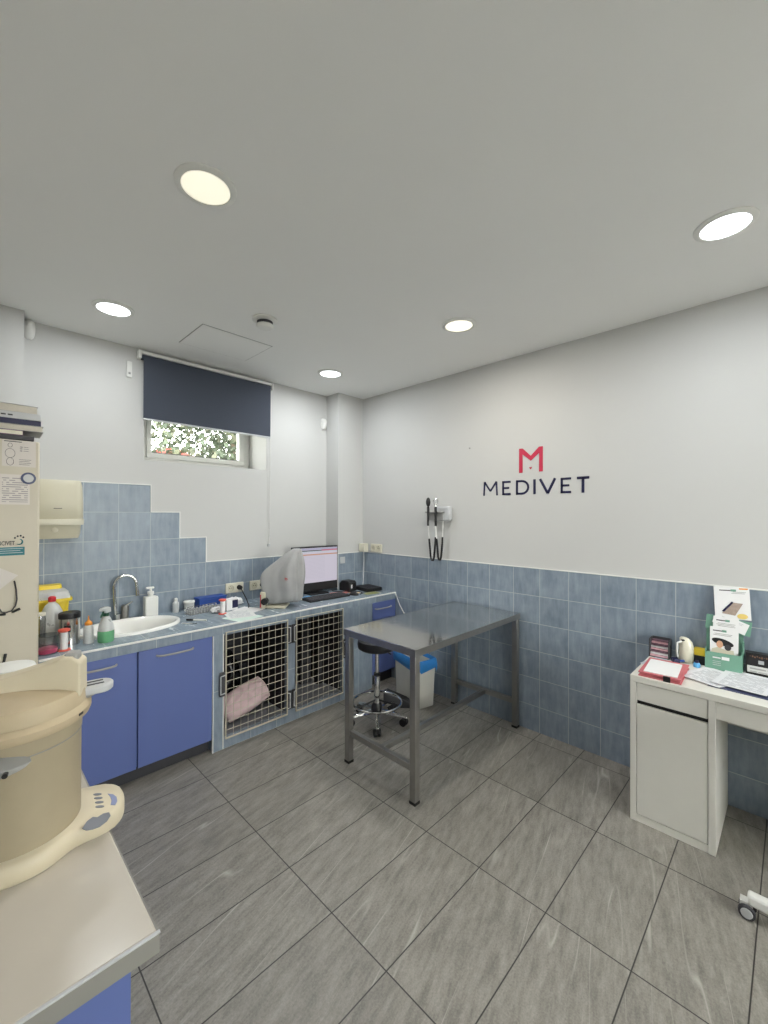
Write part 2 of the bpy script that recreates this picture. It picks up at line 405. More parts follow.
ceiling_light(LX[1], 1.525, WARM, 'round warm yellowish downlight above the steel table and wall otoscope set', LAMP_W)
ceiling_light(LX[1], .205, COOL, 'round bright white downlight at right above the logo wall and desk', LAMP_W)

t = thing('smoke_detector', 'round white smoke detector with dark slot ring on ceiling beside access hatch', 'smoke detector', (1.326, 2.345, HC))
MB().lathe([(.07, 0), (.076, -.002), (.076, -.010), (.058, -.018)], n=32).build('base', M['white'], t, loc=(0,0,0))
MB().lathe([(.048, -.018), (.048, -.038)], n=32).build('vent_ring', M['darkgrey'], t, loc=(0,0,0))
MB().lathe([(.053, -.038), (.054, -.044), (.044, -.054), (.014, -.058)], n=32).build('cap', M['white'], t, loc=(0,0,0))
t = thing('access_hatch', 'flush white rectangular access hatch in the ceiling in front of the blind', 'hatch', (1.33, 2.89, HC))
MB().box(-.245, .245, -.20, .20, -.003, 0).build('panel', M['ceiling'], t, loc=(0,0,0))
b = MB()
for q in ((-.25,.25,-.205,-.2005),(-.25,.25,.2005,.205),(-.25,-.2455,-.2,.2),(.2455,.25,-.2,.2)): b.box(q[0],q[1],q[2],q[3],-.0015,0)
b.build('shadow_gap', M['grey'], t, loc=(0,0,0))

# blind
t = thing('roller_blind', 'dark navy grey roller blind hanging half down over the high window', 'blind', (1.45, 3.41, 2.27))
MB().box(.925, 1.985, 3.385, 3.43, 2.752, 2.775).box(.905, .925, 3.375, 3.43, 2.715, 2.775).box(1.985, 2.0, 3.375, 3.43, 2.715, 2.775).build('cassette', M['white'], t, world=True, bevel=.004)
MB().cyl((.93, 3.407, 2.732), (1.98, 3.407, 2.732), .0195).build('roller', M['blind'], t, world=True)
MB().box(.94, 1.976, 3.388, 3.3895, 2.285, 2.745).build('fabric', M['blind'], t, world=True)
MB().box(.938, 1.978, 3.383, 3.395, 2.272, 2.286).build('bottom_bar', M['lgrey'], t, world=True, bevel=.003)
b = MB(); b.tube([(1.995, 3.40, 2.73), (1.993, 3.417, 2.3), (1.99, 3.418, 1.32), (1.985, 3.418, 1.305), (1.98, 3.418, 1.32), (1.967, 3.417, 2.3), (1.965, 3.418, 2.28)], .0018, 5)
b.build('bead_chain', M['white'], t, world=True)
MB().box(1.973, 1.998, 3.415, 3.43, 1.29, 1.315).build('chain_cleat', M['lgrey'], t, world=True, bevel=.003)
t = thing('wall_transmitter', 'narrow white plastic device on the wall left of the blind', 'wall device', (.856, YW, 2.57))
MB().box(-.017, .017, -.016, 0, 0, .115).build('case', M['white'], t, loc=(0,0,0), bevel=.004)
MB().box(-.007, .007, -.019, -.015, .02, .035).build('button', M['grey'], t, loc=(0,0,0), bevel=.001)

def motion(loc, rz, label):
    t = thing('motion_sensor', label, 'motion sensor', loc, rz)
    MB().loft([[(x*math.cos(a), -.004+y if math.sin(a) > -9 else 0, z) for a in ()] or [(w*math.cos(a), -d*max(0, math.sin(a)), z) for a in [PI*i/12 for i in range(13)]] for w, d, z, x, y in
        ((.012,.010,0,0,0), (.024,.03,.012,0,0), (.029,.042,.035,0,0), (.031,.05,.06,0,0), (.031,.044,.09,0,0), (.026,.03,.11,0,0), (.018,.016,.118,0,0))]).build('housing', M['white'], t, loc=(0,0,0))
    MB().ball((0, -.036, .078), .019, .018, .017).build('lens', M['white'], t, loc=(0,0,0))
    return t
motion((.303, YW, 2.68), 0, 'small white motion sensor high on the window wall by the left pillar')
motion((2.60, YW, 2.44), 0, 'small grey-white motion sensor beside the right pillar edge')

# wall writing and logo
def stroke(b, pts, w, x=XR-.003):
    for (y0, z0), (y1, z1) in zip(pts, pts[1:]):
        a = Vector((y0, z0)); c = Vector((y1, z1)); d = (c-a).normalized(); n = Vector((-d.y, d.x))*w/2
        q = [a+n, c+n, c-n, a-n]
        b.prism([(p.x, p.y) for p in q], x, XR-.0005, lambda u, v, k: (k, u, v))
sg = thing('wall_sign', 'MEDIVET wall lettering in navy below a crimson M emblem', 'sign', (XR, 1.39, 1.735))
zb, zt, w = 1.740, 1.850, .018
def letter(pts_list, mat_='navy', w=w, cut=True):
    b = MB()
    for p in pts_list: stroke(b, p, w)
    return b.build('letter', M[mat_], sg, world=True)
letter([[(1.793, zb), (1.787, zt)], [(1.787, zt), (1.735, zb+.035), (1.682, zt)], [(1.682, zt), (1.676, zb)]], w=.0135)
def Eletter(a, c): letter([[(a-.008, zb), (a-.008, zt)], [(a, zt-.008), (c, zt-.008)], [(a, (zb+zt)/2), (c+.012, (zb+zt)/2)], [(a, zb+.008), (c, zb+.008)]], w=.0155)
Eletter(1.631, 1.560)
r_ = [(1.508-.045+ -.0, 0)]
arc = [(1.470-.052*math.sin(PI*i/12), (zb+zt)/2+(.0475)*math.cos(PI*i/12)) for i in range(13)]
letter([[(1.508, zb), (1.508, zt)], [(1.515, zt-.008), (1.470, zt-.008)]+arc[1:-1]+[(1.470, zb+.008), (1.515, zb+.008)]], w=.0155)
letter([[(1.370, zb), (1.370, zt)]])
letter([[(1.328, zt), (1.271, zb+.004), (1.218, zt)]])
Eletter(1.179, 1.107)
letter([[(1.068, zt-.008), (.987, zt-.008)], [(1.028, zb), (1.028, zt)]])
b = MB()
stroke(b, [(1.477, 1.905), (1.477, 2.088)], .028); stroke(b, [(1.321, 1.905), (1.321, 2.088)], .028)
def quad(b, P): b.prism(P, XR-.0032, XR-.0005, lambda u, v, k: (k, u, v))
quad(b, [(1.491, 2.088), (1.463, 2.088), (1.399, 2.027), (1.399, 1.990), (1.491, 2.066)])
quad(b, [(1.307, 2.088), (1.335, 2.088), (1.399, 2.027), (1.399, 1.990), (1.307, 2.066)])
b.build('emblem', M['crimson'], sg, world=True)
b = MB(); quad(b, [(1.412, 1.944), (1.3995, 1.940), (1.387, 1.944), (1.3995, 1.926)]); b.build('emblem_nose', M['crimson'], sg, world=True)
MB().cyl((XR, 1.93, 2.14), (XR-.004, 1.93, 2.14), .007).build('wall_plug', M['grey'], None, 'tiny grey plug in the wall left of the emblem', 'plug')

# otoscope / ophthalmoscope wall set
t = thing('diagnostic_set', 'wall-mounted diagnostic set with two black handles and hanging coiled cords', 'otoscope', (XR, 2.02, 1.36))
MB().box(XR-.05, XR, 2.10, 2.245, 1.53, 1.66).build('transformer_case', M['lgrey'], t, world=True, bevel=.018, seg=3)
b = MB(); b.box(XR-.075, XR-.045, 2.15, 2.345, 1.60, 1.614); b.box(XR-.06, XR-.048, 2.16, 2.31, 1.535, 1.605)
b.build('cradle', M['grey'], t, world=True, bevel=.004)
def handle(y, kind):
    x = XR-.085; O = .128
    h = MB().cyl((x, y, 1.488), (x, y, 1.588), .010, .011).cyl((x, y, 1.588), (x, y, 1.628), .011, .012).build('handle', M['black'], t, world=True)
    MB().cyl((x, y, 1.623), (x, y, 1.653), .012).build('collar', M['black'], h, world=True)
    if kind == 0:
        MB().ball((x, y, 1.695), .018, .022, .042).cyl((x, y, 1.648), (x, y, 1.670), .008).build('head', M['black'], h, world=True)
    else:
        hh = MB().tube([(x, y+.024*math.cos(a), 1.698+.024*math.sin(a)) for a in [2*PI*i/20 for i in range(20)]], .005, 8, closed=True).cyl((x, y, 1.648), (x, y, 1.682), .007).build('head', M['chrome'], h, world=True)
    return h
handle(2.300, 0); handle(2.218, 1)
def coil(ya, yb, ztop_a, ztop_b, zlow):
    pts = []; N = 150
    for i in range(N+1):
        s_ = i/N; y = ya+(yb-ya)*(.5-.5*math.cos(PI*s_)); 
        e = abs(2*s_-1); zt_ = ztop_a if s_ < .5 else ztop_b
        z = zlow+(zt_-zlow)*(1-math.sqrt(max(0, 1-e**3)))**.9 if e < 1 else zt_
        z = zlow+(zt_-zlow)*(e**2.2)
        pts.append((XR-.035, y, z))
    return pts
for (ya, yb, za, zb_, zl, s0, s1) in ((2.302, 2.250, 1.50, 1.55, 1.185, .30, .70), (2.220, 2.175, 1.50, 1.55, 1.195, .30, .70)):
    pts = []
    N = 90
    for i in range(N+1):
        s_ = i/N
        e_ = abs(2*s_-1); q_ = min(1, max(0, (s_-.42)/.16)); q_ = q_*q_*(3-2*q_)
        y = ya-(ya-yb)*(.15*min(1, s_/.42)+.60*q_+.25*max(0, (s_-.58)/.42)); z = zl+((za if s_ < .5 else zb_)-zl)*(max(0, e_-.05)/.95)
        if abs(s_-.5) < .04: z += (.04-abs(s_-.5))*.0
        x = XR-.085+.05*min(1, s_*1.4)
        pts.append((x, y, z))
    c = MB().tube(pts, .0038, 6).build('cord', M['white'], t, world=True)
    lo_, hi_ = int(N*.19), int(N*.80)
    rr = [.0078 if (i % 2) else .0095 for i in range(hi_-lo_)]
    MB().tube(pts[lo_:hi_], rr, 8).build('coiled_section', M['black'], c, world=True)

# ------------------------------------------------------------------ sockets
def socket(axis, loc, label, plug=False):
    """double socket on the window wall (axis 0, faces -Y) or on the logo wall (axis 1, faces -X)"""
    t = thing('double_socket', label, 'socket', loc, 0 if axis == 0 else -PI/2)
    MB().box(-.079, .079, -.014, 0, -.042, .042).build('plate', M['ivory'], t, loc=(0,0,0), bevel=.004)
    for sx in (-.037, .037):
        if plug and sx > 0:
            MB().cyl((sx, -.012, 0), (sx, -.045, 0), .021, .017, 20).build('plug', M['black'], t, loc=(0,0,0)); continue
        w_ = MB().lathe([(.0265, 0), (.0285, .004), (.024, .005), (.022, .001), (.002, .001)], n=28).xf(Matrix.Rotation(PI/2, 4, 'X')).xf(Matrix.Translation((sx, -.0135, 0))).build('socket_well', M['beige'], t, loc=(0,0,0))
        b = MB()
        for q in (-.009, .009): b.cyl((sx+q, -.0135, 0), (sx+q, -.0155, 0), .0038, n=10)
        b.cyl((sx, -.0135, .016), (sx, -.0155, .016), .003, n=8)
        b.build('contact_holes', M['black'], w_, loc=(0,0,0))
    return t
socket(0, (1.656, YW-.008, .957), 'double wall socket with a black plug in its right outlet, behind the papers', True)
socket(0, (1.873, YW-.008, .955), 'double wall socket half hidden by the covered microscope', True)
socket(1, (XR-.008, 3.02, 1.245), 'ivory double socket on the logo wall above the tile edge near the corner')
t = thing('junction_box', 'ivory surface-mounted cable box in the wall corner beside the corner socket', 'cable box', (2.942, 3.185, 1.20))
MB().box(-.03, .03, -.04, .04, 0, .085).build('case', M['ivory'], t, loc=(0,0,0), bevel=.004)
MB().tube([(0,-.0,.0),(0,-.005,-.1),(-.02,-.02,-.22),(-.03,-.03,-.30),(-.06,-.05,-.358)], .005, 8).build('cable', M['lgrey'], t, loc=(0,0,0))
MB().box(2.665, 2.725, 3.224, 3.232, 1.095, 1.16).build('switch_plate', M['lgrey'], None, 'small pale square switch plate on the pillar tiles beside the monitor', 'switch', bevel=.002)

# ------------------------------------------------------------------ paper towel dispenser
t = thing('towel_dispenser', 'beige wall-mounted paper towel dispenser left of the stepped tiles', 'towel dispenser', (.425, YW-.008, 1.43))
def dring(w, d, z, n=10):
    pts = [(w, 0, z)]
    for i in range(n+1):
        a = PI*i/n; c, s_ = math.cos(a), math.sin(a)
        pts.append((w*abs(c)**.35*(1 if c > 0 else -1), -d*(.35+.65*abs(s_)**.55), z))
    return pts+[(-w, 0, z)]
MB().loft([dring(.14, .19, .12), dring(.142, .20, .14), dring(.142, .20, .22), dring(.138, .19, .33), dring(.132, .17, .366)]).build('cover', M['beige'], t, loc=(0,0,0))
MB().loft([dring(.144, .205, .085), dring(.146, .208, .10), dring(.146, .208, .122)]).build('lower_rim', M['ivory'], t, loc=(0,0,0))
MB().loft([dring(.122, .155, .0), dring(.13, .17, .03), dring(.133, .175, .085)]).build('outlet_housing', M['beige'], t, loc=(0,0,0))
MB().ball((-.01, -.165, .055), .02, .015, .018).build('lever', M['ivory'], t, loc=(0,0,0))
MB().box(-.02, .022, -.203, -.197, .186, .190).build('key_slot', M['darkgrey'], t, loc=(0,0,0))

# ------------------------------------------------------------------ counter run under the window
CF, CT = 2.754, .835      # front plane, top
t = thing('tiled_counter', 'long blue tiled counter with white edge trim below the window', 'counter', (1.6, 3.1, .775))
# worktop with a cut-out for the basin
SCX, SCY, SA, SB = .800, 3.13, .305, .215
b = MB(); N = 48
outer = []; inner = []
X0, X1, Y0, Y1c = .290, 2.970, CF+.006, 3.28
for i in range(N):
    a = 2*PI*i/N; inner.append((SCX+(SA-.02)*math.cos(a), SCY+(SB-.02)*math.sin(a)))
hx0, hx1, hy0, hy1 = SCX-.33, SCX+.33, Y0, 3.40
for i in range(N):
    a = 2*PI*i/N; c, s_ = math.cos(a), math.sin(a)
    cx_, cy_ = SCX, (hy0+hy1)/2; k_ = min(.33/max(1e-6, abs(c)), ((hy1-hy0)/2)/max(1e-6, abs(s_)))
    outer.append((cx_+c*k_, cy_+s_*k_))
def P3(p, z): return (p[0], p[1], z)
zb_, zt_ = .778, CT
b.loft([[P3(p, zb_) for p in outer], [P3(p, zt_) for p in outer], [P3(p, zt_) for p in inner], [P3(p, zb_) for p in inner]], cap=False)
for c_ in ((hx0, hy0), (hx1, hy0), (hx0, hy1), (hx1, hy1)):
    # corner fill
    near = sorted(range(N), key=lambda i: (outer[i][0]-c_[0])**2+(outer[i][1]-c_[1])**2)[:2]
    pts = [outer[near[0]], c_, outer[near[1]]]
    if min((outer[near[0]][0]-c_[0])**2+(outer[near[0]][1]-c_[1])**2, 1) > 1e-8:
        b.loft([[P3(p, zb_) for p in pts], [P3(p, zt_) for p in pts]])
b.box(X0, hx0, Y0, YW-.010, zb_, zt_).box(hx1, 2.632, Y0, YW-.008, zb_, zt_).box(2.632, X1, Y0, 3.228, zb_, zt_).box(hx0, hx1, hy1, YW-.008, zb_, zt_)
b.build('tiled_top', M['tile_t'], t, world=True)
MB().box(X0, X1, CF, CF+.006, .775, .826).build('edge_tiles', M['tile_e'], t, world=True)
MB().box(X0, X1, CF-.003, CF+.006, .826, .838).build('edge_trim', M['white'], t, world=True, bevel=.003)

# sink cabinets
def bar_handle(parent, x0, x1, z, y, off=.028):
    MB().tube([(x0, y, z), (x0+.008, y-off*.6, z), (x0+.03, y-off, z), ((x0+x1)/2, y-off-.006, z), (x1-.03, y-off, z), (x1-.008, y-off*.6, z), (x1, y, z)], .0062, 8).build('handle', M['grey'], parent, world=True)
t = thing('sink_cabinet', 'blue double-door base cabinet under the sink on a grey plinth', 'cabinet', (.74, CF+.3, 0))
MB().box(.295, 1.185, CF+.022, CF+.56, .09, .60).box(.295,1.185,CF+.022,CF+.06,.60,.775).build('carcass', M['blue'], t, world=True)
MB().box(.30, 1.185, CF+.055, CF+.54, .0, .09).build('plinth', M['darkgrey'], t, world=True)
for a, c, hx in ((.300, .740, (.47, .635)), (.745, 1.186, (.845, 1.06))):
    d = MB().box(a+.002, c-.002, CF+.002, CF+.021, .088, .773).build('door', M['blue'], t, world=True, bevel=.0015)
    bar_handle(d, hx[0], hx[1], .727, CF+.002)

# kennels
t = thing('kennel_block', 'blue tiled double kennel with two wire doors built under the counter', 'kennel', (1.75, CF+.3, 0))
b = MB(); yb_ = 3.36
b.box(1.190, 1.262, CF, yb_, 0, .775).box(1.756, 1.828, CF, yb_, .075, .775).box(2.300, 2.655, CF, yb_, 0, .775)
b.box(1.262, 2.300, CF, yb_, 0, .075).box(1.262, 1.756, CF, CF+.04, .735+.03, .775).box(1.828, 2.300, CF, CF+.04, .765, .775)
b.build('tiled_surround', M['tile_k'], t, world=True)
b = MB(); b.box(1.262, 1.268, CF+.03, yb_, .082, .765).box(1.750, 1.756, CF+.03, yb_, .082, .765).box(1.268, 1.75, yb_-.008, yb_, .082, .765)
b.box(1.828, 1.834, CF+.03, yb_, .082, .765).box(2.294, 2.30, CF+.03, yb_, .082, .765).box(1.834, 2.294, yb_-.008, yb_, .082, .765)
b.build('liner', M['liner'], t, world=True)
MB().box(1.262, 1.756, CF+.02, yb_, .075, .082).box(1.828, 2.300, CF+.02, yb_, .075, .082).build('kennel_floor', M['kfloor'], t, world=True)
MB().box(1.186, 1.192, CF-.004, CF+.02, 0, .775).box(1.256, 1.262, CF-.003, CF+.01, 0, .775).build('corner_trim', M['white'], t, world=True)
def cage(x0, x1, side):
    zA, zB = .070, .785; y = CF-.012
    f = MB().tube([(x0, y, zA), (x0, y, zB), (x1, y, zB), (x1, y, zA)], .006, 8, closed=False).cyl((x0, y, zA), (x1, y, zA), .006).build('kennel_door', M['wire'], t, world=True)
    b = MB(); nv, nh = 9, 13
    for i in range(1, nv): X = x0+(x1-x0)*i/nv; b.cyl((X, y-.004, zA), (X, y-.004, zB), .0017, n=6)
    for j in range(1, nh): Z = zA+(zB-zA)*j/nh; b.cyl((x0, y, Z), (x1, y, Z), .0023, n=6)
    b.build('wire_grid', M['wire'], f, world=True)
    hx = x1 if side > 0 else x0; lx = x0 if side > 0 else x1
    for z in (.17, .67):
        MB().box(hx+side*.008-.004*0, hx+side*.036, CF-.010, CF-.001, z-.07, z+.07).build('hinge_plate', M['darkgrey'], f, world=True)
        MB().tube([(hx, y, z-.06), (hx+side*.022, y-.006, z-.055), (hx+side*.022, y-.006, z+.055), (hx, y, z+.06)], .004, 6).build('hinge_pin', M['lgrey'], f, world=True)
    l_ = MB().box(lx-side*.040, lx-side*.008, CF-.016, CF-.001, .36, .52).build('latch', M['darkgrey'], f, world=True, bevel=.002)
    MB().tube([(lx-side*.008, CF-.018, .38), (lx-side*.042, CF-.026, .38), (lx-side*.042, CF-.026, .50), (lx-side*.008, CF-.018, .50)], .0045, 6).build('latch_bar', M['lgrey'], l_, world=True)
cage(1.272, 1.752, 1); cage(1.832, 2.296, -1)
# contents of the kennels
def crumple(name, c, r, m, label, cat, seed=0, amp=.18, fr=3.0, flat=.15, rz=0, n=36, k=22):
    b = MB(); b.ball((0, 0, 0), 1, 1, 1, n, k)
    for v in b.bm.verts:
        p = v.co.normalized(); d = 1+amp*noise.fractal(p*fr+Vector((seed, seed*2, 0)), 1.0, 2.0, 4)
        v.co = Vector((p.x*r[0]*d, p.y*r[1]*d, p.z*r[2]*d))
    zl = -r[2]*(1-flat)
    for v in b.bm.verts: v.co.z = max(v.co.z, zl)
    b.xf(Matrix.Translation((c[0], c[1], c[2]-zl)) @ Matrix.Rotation(rz, 4, 'Z'))
    return b.build(name, m, None, label, cat, ang=80)
b = MB(); nx, ny = 28, 18; top = []; 
for j in range(ny+1):
    row = []
    for i in range(nx+1):
        u, v = i/nx*2-1, j/ny*2-1
        e = max(0, (1-abs(u)**3.2)*(1-abs(v)**3.2))**.5
        row.append((u*.165*(1-.1*v*v), v*.10*(1-.12*u*u), .055*e*(1+.35*noise.fractal(Vector((u*2.2, v*2.2, 3)), 1, 2, 3))))
    top.append(row)
b.loft(top, cap=False, closed=False); b.loft([[(x, y, -z*.55) for x, y, z in r] for r in top], cap=False, closed=False)
bmesh.ops.remove_doubles(b.bm, verts=b.bm.verts, dist=.0015)
R_ = Matrix.Translation((1.50, 2.925, .213)) @ Matrix.Rotation(math.radians(-17), 4, 'Y') @ Matrix.Rotation(math.radians(50), 4, 'X') @ Matrix.Diagonal((1.12, 1.0, 1.0, 1))
b.xf(R_); b.build('cushion', M['blanket'], None, 'pale pink rumpled cushion leaning behind the left kennel door', 'cushion', ang=80)
crumple('plastic_bag', (1.455, 3.17, .082), (.12, .10, .22), mat('black_polythene', (22, 22, 24), .25, var=.2), 'crumpled black plastic bag behind the pink cushion in the left kennel', 'bag', 5, .35, 2.6)
def panel_thing(x, y, w, h, d, rz, m, label):
    t_ = thing('folded_crate', label, 'crate', (x, y, .082), rz)
    MB().box(-w/2, w/2, -d/2, d/2, 0, h).build('panel', m, t_, loc=(0,0,0), bevel=.006)
    b = MB()
    for i in range(4): b.box(-w/2+.012+i*(w-.024)/4, -w/2+.02+i*(w-.024)/4, -d/2-.004, -d/2, .02, h-.02)
    b.box(-w/2, w/2, -d/2-.006, -d/2, h-.035, h-.02)
    b.build('ribs', M['darkgrey'], t_, loc=(0,0,0))
panel_thing(1.98, 3.20, .22, .58, .04, .1, M['black'], 'tall black folded crate at the left of the right kennel')
panel_thing(2.17, 3.12, .10, .60, .05, -.15, M['darkgrey'], 'narrow dark grey folded crate in the middle of the right kennel')
panel_thing(2.255, 3.03, .06, .56, .05, .0, M['black'], 'narrow black upright crate by the right side of the right kennel')

# small blue drawer cabinet in the corner
t = thing('drawer_cabinet', 'small blue cabinet with a top drawer at the counter end by the logo wall', 'cabinet', (2.80, CF+.3, 0))
MB().box(2.660, 2.945, CF+.022, CF+.5, .11, .773).build('carcass', M['blue'], t, world=True)
MB().box(2.665, 2.968, CF+.055, CF+.5, 0, .11).build('plinth', M['darkgrey'], t, world=True)
MB().box(2.945, 2.968, CF+.004, CF+.5, .11, .773).build('filler_panel', M['blue'], t, world=True)
d = MB().box(2.661, 2.942, CF+.002, CF+.021, .615, .770).build('drawer', M['blue'], t, world=True, bevel=.0015); bar_handle(d, 2.69, 2.90, .715, CF+.002)
d = MB().box(2.661, 2.942, CF+.002, CF+.021, .112, .610).build('door', M['blue'], t, world=True, bevel=.0015)
MB().tube([(2.955, 2.748, .832), (2.962, 2.738, .80), (2.966, 2.70, .72), (2.960, 2.62, .63), (2.962, 2.50, .50), (2.962, 2.45, .25), (2.962, 2.44, .01)], .004, 8).build('white_cable', M['white'], None, 'white cable drooping from the counter end down the logo wall', 'cable')

# ------------------------------------------------------------------ sink, tap
t = thing('sink', 'oval white ceramic basin set into the tiled counter', 'sink', (SCX, SCY, CT))
prof = [(1.0, .0), (1.0, .010), (.985, .018), (.95, .020), (.90, .015), (.86, -.005), (.80, -.06), (.62, -.115), (.30, -.14), (.05, -.142)]
b = MB(); rings = []
for s_, z in prof: rings.append([(SA*s_*math.cos(2*PI*i/48), SB*s_*math.sin(2*PI*i/48), z) for i in range(48)])
bot = [[(SA*s_*math.cos(2*PI*i/48), SB*s_*math.sin(2*PI*i/48), z) for i in range(48)] for s_, z in ((.07, -.158), (.34, -.155), (.66, -.13), (.84, -.07), (.885, .0), (1.0, .0))]
b.loft(rings+bot, cap=False); bmesh.ops.remove_doubles(b.bm, verts=b.bm.verts, dist=1e-5)
b.build('basin', M['porcelain'], t, loc=(0,0,0), ang=60)
MB().lathe([(.028, -.143), (.028, -.138), (.02, -.137), (.003, -.139)], n=20).build('drain', M['chrome'], t, loc=(0,0,0))
t = thing('faucet', 'chrome gooseneck kitchen faucet with side lever behind the oval basin', 'faucet', (.782, 3.375, CT))
MB().lathe([(.026, 0), (.026, .006), (.020, .012), (.020, .05)], n=20).build('base', M['chrome'], t, loc=(0,0,0))
pts = [(-.012, 0, .045), (-.018, 0, .14), (-.022, 0, .215)]
for i in range(0, 13):
    a = PI-PI*i/12*.93; pts.append((.045+.068*math.cos(a), -.016*i/12, .245+.072*math.sin(a)))
pts.append((.117, -.018, .19))
MB().tube(pts, .0105, 12).build('spout', M['chrome'], t, loc=(0,0,0))
MB().cyl((.117, -.018, .20), (.119, -.018, .165), .013, .012).build('aerator', M['chrome'], t, loc=(0,0,0))
MB().lathe([(.022, 0), (.022, .06), (.026, .075), (.024, .10), (.012, .108)], c=(.045, 0, 0), n=20).build('mixer_body', M['steelframe'], t, loc=(0,0,0))
MB().cyl((.045, 0, .10), (.085, -.03, .13), .008, .005).build('lever', M['chrome'], t, loc=(0,0,0))

# ------------------------------------------------------------------ things on the counter
t = thing('soap_dispenser', 'square white pump soap dispenser beside the faucet', 'soap dispenser', (.985, 3.352, CT))
MB().box(-.043, .043, -.035, .035, 0, .15).build('bottle', M['white'], t, loc=(0,0,0), bevel=.008, seg=3)
MB().lathe([(.018, .15), (.018, .165), (.022, .167), (.022, .185), (.008, .188), (.008, .205)], n=18).build('collar', M['white'], t, loc=(0,0,0))
MB().box(-.03, .022, -.01, .01, .205, .219).build('pump_head', M['white'], t, loc=(0,0,0), bevel=.004)

t = thing('sharps_container', 'yellow sharps container with pale grey lid by the fridge', 'sharps bin', (.392, 3.27, CT))
def rr(w, d, z, r=.02, n=4):
    out = []
    for cx_, cy_, a0 in ((w-r, d-r, 0), (-w+r, d-r, PI/2), (-w+r, -d+r, PI), (w-r, -d+r, 1.5*PI)):
        for i in range(n+1): a = a0+PI/2*i/n; out.append((cx_+r*math.cos(a), cy_+r*math.sin(a), z))
    return out
MB().loft([rr(.078, .075, 0), rr(.09, .085, .215), rr(.105, .10, .218), rr(.105, .10, .235)]).build('body', M['yellow'], t, loc=(0,0,0))
MB().loft([rr(.097, .092, .235), rr(.086, .082, .275), rr(.06, .05, .29)]).build('lid', M['clearish'], t, loc=(0,0,0))
MB().loft([rr(.060, .045, .29), rr(.058, .043, .312)]).build('hatch', M['yellow'], t, loc=(0,0,0))

t = thing('jug', 'milky white plastic bottle with a red screw cap', 'bottle', (.385, 3.095, CT), 0)
MB().lathe([(.05, 0), (.055, .01), (.055, .14), (.049, .18), (.033, .215), (.016, .232), (.016, .242)], n=24).build('body', M['clearish'], t, loc=(0,0,0))
MB().lathe([(.019, .238), (.019, .262), (.010, .268)], n=18).build('cap', M['red'], t, loc=(0,0,0))
t = thing('cylinder_jar', 'clear plastic tube beside the fridge edge behind the glass dishes', 'jar', (.318, 2.985, CT))
MB().lathe([(.026, 0), (.027, .17), (.023, .19)], n=20).build('body', M['clear'], t, loc=(0,0,0))
MB().lathe([(.027, .185), (.027, .20)], n=20).build('lid', M['ivory'], t, loc=(0,0,0))
t = thing('canister', 'steel and clear canister with a black lid beside the white bottle', 'canister', (.452, 2.985, CT))
MB().lathe([(.050, 0), (.050, .155)], n=28).build('body', M['steel'], t, loc=(0,0,0))
MB().lathe([(.053, .152), (.053, .178), (.046, .184)], n=28).build('lid', M['black'], t, loc=(0,0,0))
b = MB(); b.loft([[(.051*math.cos(a), .051*math.sin(a), z) for a in [math.radians(-125+8*i) for i in range(5)]] for z in (.08, .115)], cap=False, closed=False).build('label_patch', M['black'], t, loc=(0,0,0))
def spool(x, y, label, s=1.0):
    t = thing('tape_spool', label, 'spool', (x, y, CT))
    MB().lathe([(.031*s, 0), (.031*s, .005), (.012*s, .008)], n=24).build('lower_flange', M['redorange'], t, loc=(0,0,0))
    MB().lathe([(.017*s, .004), (.0175*s, .09*s+.01)], n=24).build('roll', M['paper'], t, loc=(0,0,0))
    MB().lathe([(.014*s, .098*s), (.028*s, .106*s), (.028*s, .115*s), (.02*s, .118*s)], n=24).build('upper_flange', M['redorange'], t, loc=(0,0,0))
spool(.410, 2.868, 'white spool with red flanges standing in front of the black-lidded canister')
spool(1.395, 3.07, 'white spool with red flanges standing among papers right of the sink', .95)
t = thing('glass_dish', 'clear glass dish holding pink swabs at the counter edge by the fridge', 'dish', (.338, 2.865, CT))
MB().lathe([(.045, 0), (.052, .03), (.053, .10), (.050, .10), (.048, .03), (.002, .005)], n=28).build('bowl', M['clear'], t, loc=(0,0,0))
MB().lathe([(.042, .006), (.045, .028), (.03, .034), (.003, .035)], n=24).build('pink_filling', M['pink'], t, loc=(0,0,0))
t = thing('squeeze_bottle', 'small translucent squeeze bottle with an orange nozzle cap', 'bottle', (.533, 2.93, CT))
MB().lathe([(.025, 0), (.026, .005), (.026, .09), (.018, .105)], n=22).build('body', M['clearish'], t, loc=(0,0,0))
MB().lathe([(.019, .105), (.019, .118), (.010, .126), (.004, .135), (.0025, .158)], n=18).build('nozzle', M['orange'], t, loc=(0,0,0))
t = thing('spray_bottle', 'spray bottle half full of green liquid with grey green trigger head', 'spray bottle', (.612, 2.895, CT), math.radians(-135))
MB().lathe([(.038, 0), (.042, .006), (.043, .05), (.0415, .066)], n=26).build('liquid', M['greenliq'], t, loc=(0,0,0))
MB().lathe([(.0415, .066), (.036, .10), (.024, .135), (.015, .15), (.014, .158)], n=26).build('bottle', M['clearish'], t, loc=(0,0,0))
MB().lathe([(.0165, .150), (.0165, .168)], n=16).build('collar', M['tgreen'], t, loc=(0,0,0))
b = MB(); b.prism([(-.03, .168), (-.026, .196), (.0, .205), (.038, .203), (.046, .197), (.046, .186), (.02, .182), (.012, .168)], -.012, .012, lambda u, v, a: (u, a, v)).build('sprayer_head', M['clearish'], t, loc=(0,0,0), bevel=.003)
MB().tube([(.022, 0, .185), (.028, 0, .172), (.040, 0, .160), (.046, 0, .15)], .005, 8).build('trigger', M['tgreen'], t, loc=(0,0,0))
t = thing('vial', 'small clear plastic bottle against the tiles right of the basin', 'bottle', (1.165, 3.37, CT))
